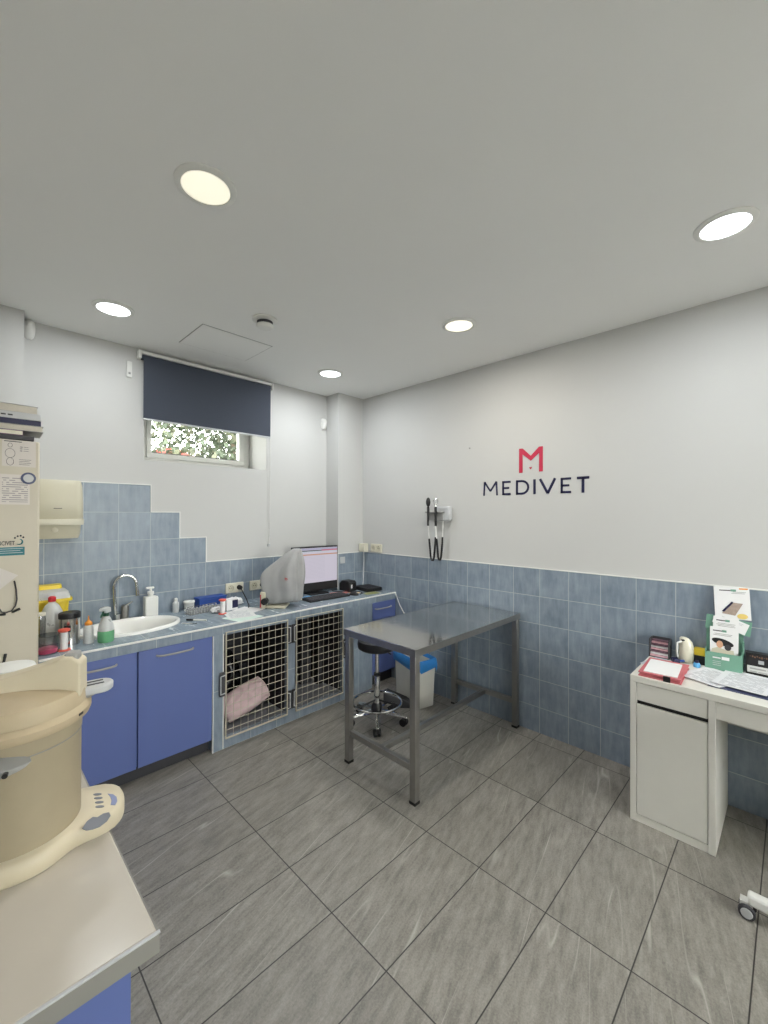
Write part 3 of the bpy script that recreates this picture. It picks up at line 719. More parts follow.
MB().lathe([(.022, 0), (.023, .07), (.012, .085)], n=20).build('body', M['clearish'], t, loc=(0,0,0))
MB().lathe([(.013, .085), (.013, .105), (.005, .11)], n=16).build('cap', M['white'], t, loc=(0,0,0))
t = thing('instrument_tray', 'metal rack tray full of small glass tubes', 'tray', (1.325, 3.24, CT), .1)
b = MB(); b.box(-.13, .13, -.05, .05, 0, .004)
for z in (.022, .042): b.tube([(-.13,-.05,z), (.13,-.05,z), (.13,.05,z), (-.13,.05,z)], .002, 6, closed=True)
for i in range(14): b.cyl((-.13+.02*i, -.05, 0), (-.13+.02*i, -.05, .045), .0015, n=5)
b.build('wire_rack', M['steel'], t, loc=(0,0,0))
b = MB()
for i in range(10):
    for j in range(3): b.cyl((-.115+.0255*i, -.03+.03*j, .005), (-.115+.0255*i, -.03+.03*j, .036+.008*random.random()), .007, n=8)
b.build('tubes', M['lgrey'], t, loc=(0,0,0))
t = thing('plastic_tub', 'small frosted tub left of the blue box', 'tub', (1.26, 3.36, CT)); MB().lathe([(.034, 0), (.038, .065)], n=24).build('body', M['clearish'], t, loc=(0,0,0)); MB().lathe([(.041, .062), (.041, .074), (.038, .076)], n=24).build('lid', M['white'], t, loc=(0,0,0))
t = thing('storage_box', 'royal blue plastic box against the tiles behind the tube tray', 'box', (1.43, 3.365, CT), .03)
MB().box(-.11, .11, -.045, .045, 0, .075).build('body', M['blueplastic'], t, loc=(0,0,0), bevel=.004)
MB().box(-.114, .114, -.049, .049, .075, .088).build('lid', M['blueplastic'], t, loc=(0,0,0), bevel=.003)
crumple('tissue', (1.385, 3.15, CT), (.05, .03, .022), M['paper'], 'crumpled white tissue in front of the tube tray', 'tissue', 2, .4, 3)
t = thing('marker_pen', 'black and white marker lying on the counter right of the basin', 'pen', (1.178, 3.0, CT+.006), math.radians(-50))
MB().cyl((-.075, 0, 0), (-.025, 0, 0), .006, n=10).build('cap', M['black'], t, loc=(0,0,0)); MB().cyl((-.025, 0, 0), (.07, 0, 0), .0055, n=10).build('barrel', M['white'], t, loc=(0,0,0))
t = thing('syringe', 'thin grey syringe lying next to the marker pen', 'syringe', (1.10, 2.955, CT+.004), math.radians(-45))
MB().cyl((-.04, 0, 0), (.03, 0, 0), .004, n=8).build('barrel', M['clearish'], t, loc=(0,0,0)); MB().cyl((.03, 0, 0), (.06, 0, 0), .0015, n=6).cyl((.058,0,0),(.06,0,0),.005,n=8).build('plunger', M['darkgrey'], t, loc=(0,0,0))
PM = print_mat('printed_form', (224, 226, 224), (150, 156, 170), 14, 12)
def sheet(name, cx, cy, z, w, d, rz, m, label, cat='paper', th=.0012, curl=.0):
    b = MB(); n = 8; rows_t = []; 
    for j in range(n+1):
        rows_t.append([(-w/2+w*i/n, -d/2+d*j/n, curl*((2*i/n-1)**4+.4*(2*j/n-1)**4)) for i in range(n+1)])
    b.loft([[(x, y, z_+th) for x, y, z_ in r] for r in rows_t], cap=False, closed=False)
    b.loft([[(x, y, z_) for x, y, z_ in r] for r in rows_t], cap=False, closed=False)
    bmesh.ops.remove_doubles(b.bm, verts=b.bm.verts, dist=1e-6)
    es = [e for e in b.bm.edges if len(e.link_faces) == 1]
    # close the rim
    def rim(r): return [r[0][i] for i in range(n+1)]+[r[j][n] for j in range(1, n+1)]+[r[n][i] for i in range(n-1, -1, -1)]+[r[j][0] for j in range(n-1, 0, -1)]
    R0 = rim(rows_t); b.loft([[(x, y, z_) for x, y, z_ in R0], [(x, y, z_+th) for x, y, z_ in R0]], cap=False)
    bmesh.ops.remove_doubles(b.bm, verts=b.bm.verts, dist=1e-6)
    return b.build(name, m, None, label, cat, loc=(cx, cy, z), rz=rz)
mint = mat('pale_mint_paper', (206, 226, 216), .7, var=.02)
sheet('paper_sheet', 1.455, 2.865, CT, .21, .20, math.radians(12), mint, 'pale mint sheet at the counter edge above the left kennel')
sheet('paper_sheet', 1.48, 2.97, CT+.0014, .20, .24, math.radians(-14), PM, 'white printed form overlapping the mint sheet')
sheet('paper_sheet', 1.60, 3.06, CT, .15, .20, math.radians(25), M['paper'], 'white sheet in front of the left wall socket')
t = thing('medicine_box', 'small white and navy carton standing beside the right spool', 'box', (1.50, 3.17, CT), .2)
MB().box(-.05, .05, -.03, .03, 0, .085).build('carton', M['paper'], t, loc=(0,0,0), bevel=.001); MB().box(.0, .051, -.0315, -.03, .015, .075).build('printed_panel', M['navy'], t, loc=(0,0,0))
crumple('tissue', (1.59, 3.29, CT), (.07, .04, .035), M['paper'], 'crumpled white tissue heap under the left wall socket', 'tissue', 9, .35, 3)
MB().tube([(1.693, 3.372, .957), (1.695, 3.35, .93), (1.71, 3.31, .87), (1.70, 3.26, CT+.006), (1.67, 3.18, CT+.006), (1.63, 3.12, CT+.006)], .004, 8).build('power_cord', M['black'], None, 'black power cord running from the left socket down to the counter', 'cord')

# covered microscope
t = thing('microscope', 'microscope under a loose grey dust cover beside the monitor', 'microscope', (1.83, 3.0, CT))
r2 = Vector((rt.x, rt.y, 0)); f2 = Vector((math.cos(yaw), math.sin(yaw), 0)); PP = 1/122.6
lv = [(.035, 262, 300, .075), (.08, 262.5, 302, .085), (.16, 262.5, 303, .095), (.22, 262, 304.5, .10), (.28, 264, 305, .095), (.33, 272, 304.5, .08), (.38, 280, 304, .065), (.43, 287, 303, .045), (.462, 292, 302.5, .028), (.472, 294.5, 301, .012)]
b = MB(); rings = []; n = 64
for z, l_, r_, dpt in lv:
    cx_ = ((l_+r_)/2-279.6)*PP; hw = (r_-l_)/2*PP; ring = []
    for i in range(n):
        a = 2*PI*i/n; c_, s_ = math.cos(a), math.sin(a)
        fold = 1+.12*math.sin(a*5+z*6)*min(1, (z+.08)*3)*(1 if z < .45 else .3)+.07*noise.noise(Vector((c_*2.2, s_*2.2, z*7)))+.05*math.sin(a*11+z*14)
        q = r2*(cx_+hw*c_*fold*(abs(c_)**-.12 if abs(c_) > .2 else 1))+f2*(dpt*s_*fold)
        ring.append((q.x, q.y, z+.006*noise.noise(Vector((c_*3, s_*3, z*5)))-(0.0 if z > .05 else .018*(.5+.5*math.sin(3*a+.6)))))
    rings.append(ring)
b.loft(rings); co = b.build('dust_cover', M['cover'], t, loc=(0,0,0), ang=80)
sm = co.modifiers.new('soft', 'SUBSURF'); sm.levels = 1; sm.render_levels = 1
MB().box(0, .004, 0, .02, 0, .001).box(.004, .018, .010, .014, 0, .001).box(.016, .020, 0, .014, 0, .001).box(.004, .018, 0, .003, 0, .001).xf(frame(Vector((.0,0,.232))+r2*.078-f2*.114, r2, (0,0,1))).build('cover_mark', M['red'], co, loc=(0,0,0))
q = [(-.075, -.085), (.075, -.085), (.075, .08), (-.075, .08)]
b = MB(); b.loft([[tuple(r2*u+f2*v+Vector((0, 0, z))) for u, v in q] for z in (0, .022)]); b.build('base', M['beige'], t, loc=(0,0,0), bevel=.006)
c0 = r2*-.105+f2*-.045
b = MB(); b.loft([[tuple(c0+r2*u+f2*v+Vector((0, 0, z))) for u, v in ((-.022, -.04), (.022, -.04), (.022, .04), (-.022, .04))] for z in (0, .13)]); b.build('arm', M['beige'], t, loc=(0,0,0), bevel=.006)
b = MB(); cc = r2*-.078+f2*-.095+Vector((0, 0, .065)); b.cyl(cc, cc-f2*.045, .024, .026, 24).cyl(cc+f2*.04, cc-f2*.0, .012, n=12); b.build('focus_knob', M['black'], t, loc=(0,0,0))
b = MB(); cc = r2*-.12+f2*-.088; b.loft([[tuple(cc+r2*u+f2*v+Vector((0, 0, z))) for u, v in ((-.004, 0), (.004, 0), (.004, .004), (-.004, .004))] for z in (.01, .11)]); b.build('red_stripe', M['red'], t, loc=(0,0,0))

# all in one computer
t = thing('monitor', 'black desktop monitor showing a white and pale pink page behind the microscope', 'monitor', (2.385, 3.255, CT), math.radians(-4))
MB().box(-.25, .25, -.012, .03, .025, .445).build('housing', M['black'], t, loc=(0,0,0), bevel=.006)
scr = NT('screen'); 
tc = scr.n('ShaderNodeTexCoord'); sp = scr.n('ShaderNodeSeparateXYZ'); scr.l(tc.outputs['Generated'], sp.inputs[0]); v_ = sp.outputs[2]; u_ = sp.outputs[0]
c_ = (0.86, .80, .93, 1)
def band(a, b_): return scr.math('MULTIPLY', scr.math('GREATER_THAN', v_, a), scr.math('LESS_THAN', v_, b_))
col = scr.mix(band(.91, .935), c_, (.02, .02, .03, 1)); col = scr.mix(band(.875, .91), col, (.75, .80, .90, 1))
col = scr.mix(scr.math('MULTIPLY', band(.905, .945), scr.math('GREATER_THAN', u_, .62)), col, (.75, .2, .3, 1))
col = scr.mix(band(.79, .825), col, (.78, .42, .28, 1)); col = scr.mix(band(.945, .99), col, (.55, .55, .75, 1))
li = scr.math('MULTIPLY', scr.math('LESS_THAN', scr.math('FRACT', scr.math('MULTIPLY', v_, 26)), .3), scr.math('MULTIPLY', band(.12, .78), scr.math('LESS_THAN', u_, .7)))
col = scr.mix(scr.math('MULTIPLY', li, .16), col, (.3, .3, .4, 1))
scr.l(col, scr.b.inputs['Emission Color']); scr.b.inputs['Emission Strength'].default_value = .75; scr.b.inputs['Base Color'].default_value = (.02, .02, .02, 1)
MB().box(-.235, .238, -.0145, -.0118, .105, .432).build('screen', scr.m, t, loc=(0,0,0))
MB().box(-.10, .10, -.08, .07, 0, .012).box(-.03, .03, -.005, .03, .012, .05).build('stand', M['black'], t, loc=(0,0,0), bevel=.003)
t = thing('keyboard', 'black keyboard at the counter edge in front of the monitor', 'keyboard', (2.31, 2.985, CT), math.radians(-2))
MB().hexa([(-.215,-.065,0),(.215,-.065,0),(.215,.065,0),(-.215,.065,0)], [(-.215,-.065,.012),(.215,-.065,.012),(.215,.065,.022),(-.215,.065,.022)]).build('body', M['black'], t, loc=(0,0,0), bevel=.003)
b = MB()
for j in range(5):
    for i in range(20):
        x, y = -.205+.0206*i, -.057+.0235*j; z = .0125+.01*(y+.065)/.13
        b.box(x, x+.0175, y, y+.02, z, z+.006)
b.build('keys', M['darkgrey'], t, loc=(0,0,0))
sheet('sticky_note', 2.20, 3.135, CT+.0015, .13, .07, math.radians(20), M['lightblue'], 'light blue slip of paper left of the keyboard')
sheet('sticky_note', 2.16, 3.115, CT, .14, .09, math.radians(35), mat('buff_paper', (222, 206, 140), .7), 'buff paper slip under the blue slip')
sheet('leaflet', 2.57, 3.10, CT, .20, .09, math.radians(-10), mat('salmon_card', (226, 130, 120), .6), 'salmon pink card strip behind the keyboard', 'card')
sheet('leaflet', 2.66, 3.01, CT, .10, .08, math.radians(-20), mat('tan_card', (224, 190, 140), .6), 'tan card right of the keyboard', 'card')
t = thing('mouse', 'black computer mouse right of the keyboard', 'mouse', (2.585, 2.93, CT), .3)
MB().ball((0, 0, .001), .03, .05, .03, 16, 10).build('shell', M['black'], t, loc=(0,0,0)); 
for v in t.children[0].data.vertices: v.co.z = max(v.co.z, 0)
MB().cyl((-.003, -.03, .026), (.003, -.03, .026), .006, n=10).build('wheel', M['grey'], t, loc=(0,0,0))
t = thing('snack_packet', 'flat olive green packet lying at the counter edge near the corner', 'packet', (2.76, 2.87, CT), -.2)
b = MB(); b.loft([[(x, y*(.9 if abs(x) > .07 else 1), z*(1-(x/.085)**4)) for y, z in ((-.04, .002), (-.02, .012), (.02, .012), (.04, .002), (.02, .0), (-.02, .0))] for x in [-.08+.016*i for i in range(11)]]); b.build('pouch', mat('olive_foil', (128, 132, 80), .35, var=.2, scale=30), t, loc=(0,0,0)); MB().box(.078, .09, -.035, .035, 0, .002).build('seal', M['grey'], t, loc=(0,0,0))
t = thing('modem', 'black flat modem box lying in the counter corner', 'modem', (2.86, 3.03, CT), -.12)
MB().box(-.09, .09, -.11, .11, 0, .035).build('case', M['black'], t, loc=(0,0,0), bevel=.005)
b = MB(); [b.box(-.07+.02*i, -.06+.02*i, -.08, .08, .035, .037) for i in range(7)]; b.build('vents', M['darkgrey'], t, loc=(0,0,0))
t = thing('label_printer', 'small black desktop label printer with a white label at the pillar foot', 'printer', (2.70, 3.15, CT), .1)
MB().prism([(-.07, 0), (.07, 0), (.07, .07), (.04, .10), (-.05, .10), (-.07, .08)], -.05, .05, lambda u, v, a: (a, u, v)).build('case', M['black'], t, loc=(0,0,0), bevel=.006)
MB().box(-.03, -.012, -.0725, -.070, .03, .065).build('status_label', M['paper'], t, loc=(0,0,0))
MB().tube([(2.56, 3.22, CT+.004), (2.62, 3.08, CT+.004), (2.68, 3.03, CT+.005), (2.72, 2.99, CT+.005), (2.70, 2.93, CT+.005), (2.64, 2.90, CT+.005)], .004, 8).build('mouse_cable', M['black'], None, 'black cable curling on the counter right of the monitor', 'cable')

# ------------------------------------------------------------------ fridge with its notes
FY, FX = 2.70, .284
t = thing('refrigerator', 'tall cream refrigerator at the left edge with notes stuck on it', 'refrigerator', (-.08, FY+.3, 0))
MB().box(XL+.02, FX, FY+.045, 3.26, .03, 1.93).build('cabinet', M['cream'], t, world=True, bevel=.006)
MB().box(XL+.02, FX, FY, FY+.042, .70, 1.945).build('upper_door', M['cream'], t, world=True, bevel=.008)
MB().box(XL+.02, FX, FY, FY+.042, .05, .69).build('lower_door', M['cream'], t, world=True, bevel=.008)
MB().box(XL+.02, FX, FY+.042, 3.26, 1.93, 1.948).build('top_cap', M['cream'], t, world=True, bevel=.004)
b = MB(); [b.cyl((x, y, 0), (x, y, .035), .02, n=12) for x in (XL+.08, FX-.06) for y in (FY+.1, 3.2)]; b.build('feet', M['black'], t, world=True)
def note(name, x0, x1, z0, z1, m, label, y=FY, th=.0015, cat='note'):
    return MB().box(x0, x1, y-th, y-.0001, z0, z1).build(name, m, None, label, cat)
nv = print_mat('note_print', (208, 202, 196), (120, 116, 122), 14, 10, axis='z', lo=.06, hi=.93)
plain = mat('note_paper', (206, 200, 194), .7, var=.02)
t = thing('anatomy_chart', 'small pinkish chart with a body outline at the top of the fridge', 'chart', (.205, FY, 1.815))
MB().box(.143, .268, FY-.0015, FY-.0002, 1.815, 1.943).build('sheet', plain, t, world=True)
def ell(cx_, cz, a, c__, n=20): return [(cx_+a*math.cos(2*PI*i/n), FY-.0022, cz+c__*math.sin(2*PI*i/n)) for i in range(n)]
b = MB(); b.tube(ell(.172, 1.878, .018, .022), .0009, 4, closed=True).tube(ell(.172, 1.917, .008, .010), .0009, 4, closed=True).tube(ell(.172, 1.838, .013, .018), .0009, 4, closed=True)
for i, z in enumerate((1.912, 1.903, 1.893)): b.box(.208, .218-.001*i, FY-.0025, FY-.0015, z-.002, z+.001).box(.221, .24, FY-.0022, FY-.0015, z-.001, z+.0005)
b.box(.15, .215, FY-.0022, FY-.0015, 1.9335, 1.937)
for i in range(4): b.box(.205, .25-.006*(i%2), FY-.0022, FY-.0015, 1.849-.008*i, 1.8505-.008*i)
b.build('drawing', M['ink'], t, world=True)
t = thing('round_magnet', 'round white magnet with dark blue ring on the fridge', 'magnet', (.240, FY, 1.728))
b = MB(); b.lathe([(.029, 0), (.029, .004), (.020, .005)], n=28).xf(Matrix.Rotation(PI/2, 4, 'X')).xf(Matrix.Translation((.240, FY-.002, 1.760))); b.build('ring', mat('slate_blue', (70, 78, 110), .4), t, world=True)
b = MB(); b.lathe([(.020, .0), (.020, .006), (.005, .0065)], n=28).xf(Matrix.Rotation(PI/2, 4, 'X')).xf(Matrix.Translation((.240, FY-.002, 1.760))); b.build('centre', M['lgrey'], t, world=True)
note('printed_note', .137, .246, 1.63, 1.776, nv, 'cream printed price list below the round magnet', cat='note')
t = thing('clinic_sticker', 'clinic sticker with NCIVET lettering, paw swirl and teal band on the fridge', 'sticker', (.17, FY, 1.385))
MB().box(.08, .228, FY-.0012, FY-.0001, 1.384, 1.424).build('teal_band', M['teal'], t, world=True)
b = MB(); [b.box(.125, .222-.01*(i % 2), FY-.0018, FY-.0012, 1.415-.010*i, 1.4175-.010*i) for i in range(3)]; b.build('small_print', M['lgrey'], t, world=True)
text_mb('NCIVET', .028, .0003, .0004).xf(frame((.128, FY-.0014, 1.434), (1, 0, 0), (0, 0, 1)) @ Matrix.Diagonal((.66, 1, 1, 1))).build('lettering', M['ink'], t, world=True)
b = MB(); pts = [(.207+.013*math.cos(a), FY-.0018, 1.449+.013*math.sin(a)) for a in [math.radians(-130+14*i) for i in range(16)]]; b.tube(pts, [.0012+.0022*math.sin(PI*i/15) for i in range(16)], 6).build('swirl', M['teal'], t, world=True)
b = MB()
for x, z in ((.192, 1.468), (.202, 1.476), (.213, 1.478), (.223, 1.470)): b.ball((x, FY-.0015, z), .004, .0012, .0045, 8, 6)
b.build('paw_toes', M['ink'], t, world=True)
b = MB(); b.prism([(.06, 1.31), (.10, 1.352), (.204, 1.287), (.10, 1.19), (.05, 1.23)], FY-.0145, FY-.0135, lambda u, v, a: (u, a, v)).build('hanging_note', plain, None, 'tilted grey paper sheet hanging on the fridge below the sticker', 'note')
t = thing('stethoscope', 'stethoscope with dark ear tips hanging below the tilted sheet on the fridge', 'stethoscope', (.17, FY, 1.10))
MB().tube([(.19, FY-.010, 1.262), (.197, FY-.012, 1.22), (.200, FY-.012, 1.17), (.195, FY-.012, 1.14), (.180, FY-.012, 1.118), (.160, FY-.012, 1.112), (.145, FY-.012, 1.118), (.13, FY-.012, 1.15), (.11, FY-.012, 1.2), (.10, FY-.012, 1.262)], .0032, 8).build('tubing', M['darkgrey'], t, world=True)
for p0, p1 in (((.183, FY-.012, 1.110), (.212, FY-.012, 1.124)), ((.125, FY-.012, 1.106), (.160, FY-.012, 1.106))): MB().cyl(p0, p1, .005, .0062, 12).build('ear_tip', M['black'], t, world=True)
t = thing('hanging_marker', 'black marker stuck low on the fridge door', 'pen', (.155, FY, .84))
MB().cyl((.149, FY-.0055, .84), (.158, FY-.0055, .895), .0055, n=10).build('barrel', M['black'], t, world=True)
MB().cyl((.158, FY-.0062, .895), (.161, FY-.0062, .915), .0062, n=10).build('cap', M['black'], t, world=True)
# stack of books and folders on the fridge
def book(x1, z0, th, d, rz, cover, pages, label, y0=None, spine=True):
    t = thing('book', label, 'book', (x1-.15, (y0 or FY+.01)+.11, z0), rz)
    w = .15
    MB().box(-w+.004, w-.004, -.11+.003, .11-.003, .003, th-.003).build('pages', pages, t, loc=(0,0,0))
    b = MB(); b.box(-w, w, -.11, .11, 0, .003).box(-w, w, -.11, .11, th-.003, th)
    if spine: b.box(-w, w, -.113, -.11, 0, th)
    b.build('cover', cover, t, loc=(0,0,0), bevel=.001); return t
pg = mat('book_pages', (196, 190, 178), .8, var=.1, scale=60); bz = 1.948
book(.262, bz, .022, .2, 0, M['darkgrey'], pg, 'dark grey folder at the bottom of the pile on the fridge')
t = thing('ring_binder', 'purple and white binder second from the bottom on the fridge', 'binder', (.10, FY+.12, bz+.022)); MB().box(-.13, .12, -.11, .10, 0, .024).build('cover', M['purple'], t, loc=(0,0,0), bevel=.003); MB().box(-.02, .118, -.113, -.11, .003, .021).build('spine_label', M['ivory'], t, loc=(0,0,0))
book(.302, bz+.046, .030, .2, -.04, M['grey'], pg, 'thick beige-paged book in the middle of the fridge pile', spine=False)
book(.285, bz+.076, .026, .2, .03, M['navy'], pg, 'navy blue spined book in the fridge pile')
t2 = book(.290, bz+.102, .032, .2, -.02, M['lgrey'], pg, 'light grey book near the top of the fridge pile')
b = MB(); [b.box(-.10+.025*i, -.082+.025*i, -.1138, -.113, .012, .019) for i in range(6)]; b.build('spine_print', M['darkgrey'], t2, loc=(0,0,0))
book(.272, bz+.134, .040, .2, .05, M['grey'], pg, 'grey-brown book lying topmost on the fridge pile', spine=False)

# ------------------------------------------------------------------ foreground counter, autoclave
KT = .75
t = thing('side_counter', 'cream worktop on a blue cabinet in the left foreground', 'counter', (0, 1.6, 0))
MB().box(XL+.004, .285, .915, 2.60, KT-.036, KT).build('worktop', M['worktop'], t, world=True, bevel=.004)
MB().box(XL+.004, .288, .9115, .915, KT-.042, KT-.002).box(.285, .288, .915, 2.60, KT-.04, KT-.003).build('edge_band', M['edge'], t, world=True)
MB().box(XL+.004, .289, .909, .916, KT-.003, KT+.001).build('front_trim', M['lgrey'], t, world=True, bevel=.001)
MB().box(XL+.004, .245, .95, 2.58, .09, KT-.036).build('cabinet', M['blue'], t, world=True)
MB().box(XL+.004, .20, 1.0, 2.55, 0, .09).build('plinth', M['darkgrey'], t, world=True)
MB().box(-.20, .243, .932, .949, .095, KT-.045).build('door', M['blue'], t, world=True, bevel=.0015)

AC = Vector((.110, 1.409, KT))
t = thing('autoclave', 'beige portable autoclave with clamped lid and panel foot on the cream worktop', 'autoclave', AC)
b = MB(); rings = []; n = 72
def prof_r(a):
    d = (math.degrees(a)+12+180) % 360-180
    return .150+.080*math.exp(-(d/30.0)**4)+.010*math.exp(-((d+75)/40)**2)
for z, k_ in ((.0, -.004), (.006, .0), (.030, .0), (.040, -.004), (.046, -.012)):
    rings.append([((prof_r(2*PI*i/n)+k_)*math.cos(2*PI*i/n), (prof_r(2*PI*i/n)+k_)*math.sin(2*PI*i/n), z) for i in range(n)])
b.loft(rings).build('base', M['autobase'], t, loc=(0,0,0), ang=50)
MB().lathe([(.130, .046), (.130, .268), (.1305, .270), (.132, .276), (.132, .315)], n=72).build('body', M['autobody'], t, loc=(0,0,0))
MB().lathe([(.1315, .2675), (.1315, .2705)], n=72).build('seam', M['edge'], t, loc=(0,0,0))
lid = MB().lathe([(.136, .306), (.148, .310), (.152, .320), (.152, .330), (.146, .337), (.141, .342), (.139, .372), (.133, .380), (.10, .389), (.05, .396), (.004, .398)], n=72).build('lid', M['autoclave'], t, loc=(0,0,0))
# clamp bar across the lid
Rb = Matrix.Rotation(math.radians(-24), 4, 'Z')
b = MB()
sec = [(-.15, .375, .408), (-.10, .385, .418), (-.02, .39, .430), (.04, .388, .446), (.085, .38, .460), (.098, .372, .468), (.118, .366, .466), (.1385, .362, .448)]
b.loft([[(x, -.034+.0, zl), (x, .034, zl), (x, .027 if x < .09 else .03, zh), (x, -.027 if x < .09 else -.03, zh)] for x, zl, zh in sec])
b.xf(Rb).build('clamp_bar', M['autobase'], lid, loc=(0,0,0), bevel=.005, seg=3)
MB().box(.098, .130, -.019, .019, .450, .474).xf(Rb).build('release_button', M['grey'], lid, loc=(0,0,0), bevel=.007, seg=3)
def lug(rot, z, r0, r1, w, m, name='carry_handle'):
    poly = [(r0, -w)] + [(r1-w+w*math.cos(a), w*math.sin(a)) for a in [-PI/2+PI*i/10 for i in range(11)]]+[(r0, w)]
    R_ = Matrix.Rotation(rot, 4, 'Z')
    h = MB().prism(poly, z, z+.022, lambda u, v, a: (u, v, a)).xf(R_).build(name, m, t, loc=(0,0,0), bevel=.006, seg=3)
    MB().box(r0+.02, r1-w*.7, -w*.42, -w*.25, z+.0215, z+.0235).box(r0+.02, r1-w*.7, w*.25, w*.42, z+.0215, z+.0235).xf(R_).build('slot', M['black'], h, loc=(0,0,0))
lug(math.radians(-5), .344, .12, .204, .034, M['lgrey'])
lug(math.radians(-5), .338, .10, .165, .034, M['grey'], 'handle_bracket')
b = MB(); b.loft([[(.129*math.cos(a), .129*math.sin(a), .262-.022*e), ((.135+.033*e)*math.cos(a), (.135+.033*e)*math.sin(a), .262-.012*e), ((.135+.036*e)*math.cos(a), (.135+.036*e)*math.sin(a), .262+.006*e), (.129*math.cos(a), .129*math.sin(a), .264+.024*e)] for a, e in [(math.radians(-160+5.0*i), (.02+max(0, math.sin(PI*i/15)))**.5) for i in range(16)]]); b.build('lock_handle', M['grey'], t, loc=(0,0,0), bevel=.004)
for a in (-102, -130): 
    a = math.radians(a); MB().cyl((.160*math.cos(a), .160*math.sin(a), .260), (.174*math.cos(a), .174*math.sin(a), .260), .0055, n=12).build('rivet', M['black'], t, loc=(0,0,0))
MB().box(.148, .1528, -.008, .008, .322, .328).xf(Matrix.Rotation(math.radians(-42), 4, 'Z')).build('vent_slot', M['black'], lid, loc=(0,0,0))
# control panel marks
pz = .0462
def patch(pts, m, name): MB().prism(pts, pz-.0006, pz+.0008, lambda u, v, a: (u-AC.x, v-AC.y, a)).build(name, m, t, loc=(0,0,0))
slate = mat('slate_print', (122, 126, 136), .4, var=.03)
for cx_, cy_ in ((.279, 1.404), (.277, 1.384), (.275, 1.362), (.272, 1.341)):
    patch([(cx_+.0115*math.cos(a)*.72+.0045*math.sin(a)*.7, cy_-.0115*math.cos(a)*.70+.0045*math.sin(a)*.72) for a in [2*PI*i/14 for i in range(14)]], slate, 'button')
patch([(.300, 1.386), (.310, 1.372), (.314, 1.353), (.311, 1.332), (.303, 1.318), (.294, 1.328), (.300, 1.345), (.302, 1.365)], mat('periwinkle_print', (136, 146, 186), .4, var=.03), 'display')
patch([(.222, 1.279), (.236, 1.300), (.250, 1.308), (.258, 1.298), (.272, 1.303), (.284, 1.298), (.284, 1.281), (.272, 1.264), (.255, 1.255), (.240, 1.257), (.228, 1.264)], slate, 'start_pad')
t = thing('kitchen_canister', 'white round-topped plastic canister behind the autoclave by the fridge', 'canister', (.135, 2.05, KT))
MB().lathe([(.075, 0), (.08, .01), (.078, .22)], n=32).build('body', M['white'], t, loc=(0,0,0))
MB().lathe([(.082, .22), (.082, .25), (.07, .278), (.03, .285), (.003, .286)], n=32).build('lid', M['white'], t, loc=(0,0,0))

# ------------------------------------------------------------------ steel exam table
t = thing('exam_table', 'stainless steel examination table standing against the logo wall', 'table', (2.34, 1.76, 0))
TX0, TX1, TY0, TY1, TZ = 1.742, 2.955, 1.468, 2.068, .852
b = MB(); b.box(TX0, TX1, TY0, TY1, TZ-.003, TZ)
b.build('table_top', M['steel'], t, world=True)
b = MB(); hh = .042
b.box(TX0, TX1, TY0, TY0+.003, TZ-hh, TZ-.003).box(TX0, TX1, TY1-.003, TY1, TZ-hh, TZ-.003).box(TX0, TX0+.003, TY0+.003, TY1-.003, TZ-hh, TZ-.003).box(TX1-.003, TX1, TY0+.003, TY1-.003, TZ-hh, TZ-.003)
b.build('skirt', M['steelframe'], t, world=True)
L4 = [(1.766, 1.493), (2.931, 1.493), (1.766, 2.043), (2.931, 2.043)]; lw = .02
for x, y in L4:
    l_ = MB().box(x-lw, x+lw, y-lw, y+lw, .015, TZ-.005).build('leg', M['steelframe'], t, world=True, bevel=.002)
    MB().box(x-lw-.001, x+lw+.001, y-lw-.001, y+lw+.001, 0, .016).build('foot_cap', M['black'], l_, world=True)
zc = .175
for x in (1.766, 2.931): MB().box(x-.015, x+.015, 1.513, 2.023, zc, zc+.03+.005).build('crossbar', M['steelframe'], t, world=True, bevel=.002)
MB().box(1.781, 2.916, 1.742, 1.772, zc+.001, zc+.033).build('stretcher', M['steelframe'], t, world=True, bevel=.002)

# ------------------------------------------------------------------ stool
def caster(parent, x, y, a, wr=.028, body='black'):
    c = MB().prism([(-.006, .058), (-.028, .05), (-.034, .03), (-.02, .022), (.012, .03), (.014, .058)], -.012, .012, lambda u, v, k: (u, k, v)).xf(Matrix.Translation((x, y, 0)) @ Matrix.Rotation(a, 4, 'Z')).build('caster', M[body], parent, loc=(0,0,0), bevel=.002)
    b = MB()
    for s_ in (-1, 1): b.cyl((-.012, s_*.010, wr), (-.012, s_*.024, wr), wr, wr*.96, 20)
    b.xf(Matrix.Translation((x, y, 0)) @ Matrix.Rotation(a, 4, 'Z')).build('wheel', M['black'] if body == 'black' else M['darkgrey'], c, loc=(0,0,0))
    return c
t = thing('rolling_stool', 'black and chrome swivel stool with foot ring under the steel table', 'stool', (2.25, 2.28, 0))
MB().lathe([(.130, .560), (.146, .572), (.150, .60), (.146, .628), (.13, .640), (.01, .643)], n=36).build('seat', M['black'], t, loc=(0,0,0))
MB().lathe([(.014, .30), (.014, .55)], n=16).build('gas_piston', M['chrome'], t, loc=(0,0,0))
MB().lathe([(.024, .10), (.024, .36), (.020, .37)], n=20).build('column', M['chrome'], t, loc=(0,0,0))
MB().lathe([(.026, .355), (.026, .375)], n=20).build('column_collar', M['black'], t, loc=(0,0,0))
MB().lathe([(.05, .545), (.05, .561)], n=20).tube([(0, 0, .552), (.06, -.04, .535), (.09, -.06, .51)], .005, 8).build('seat_plate', M['black'], t, loc=(0,0,0))
MB().lathe([(.04, .075), (.045, .09), (.042, .13), (.03, .15)], n=20).build('hub', M['black'], t, loc=(0,0,0))
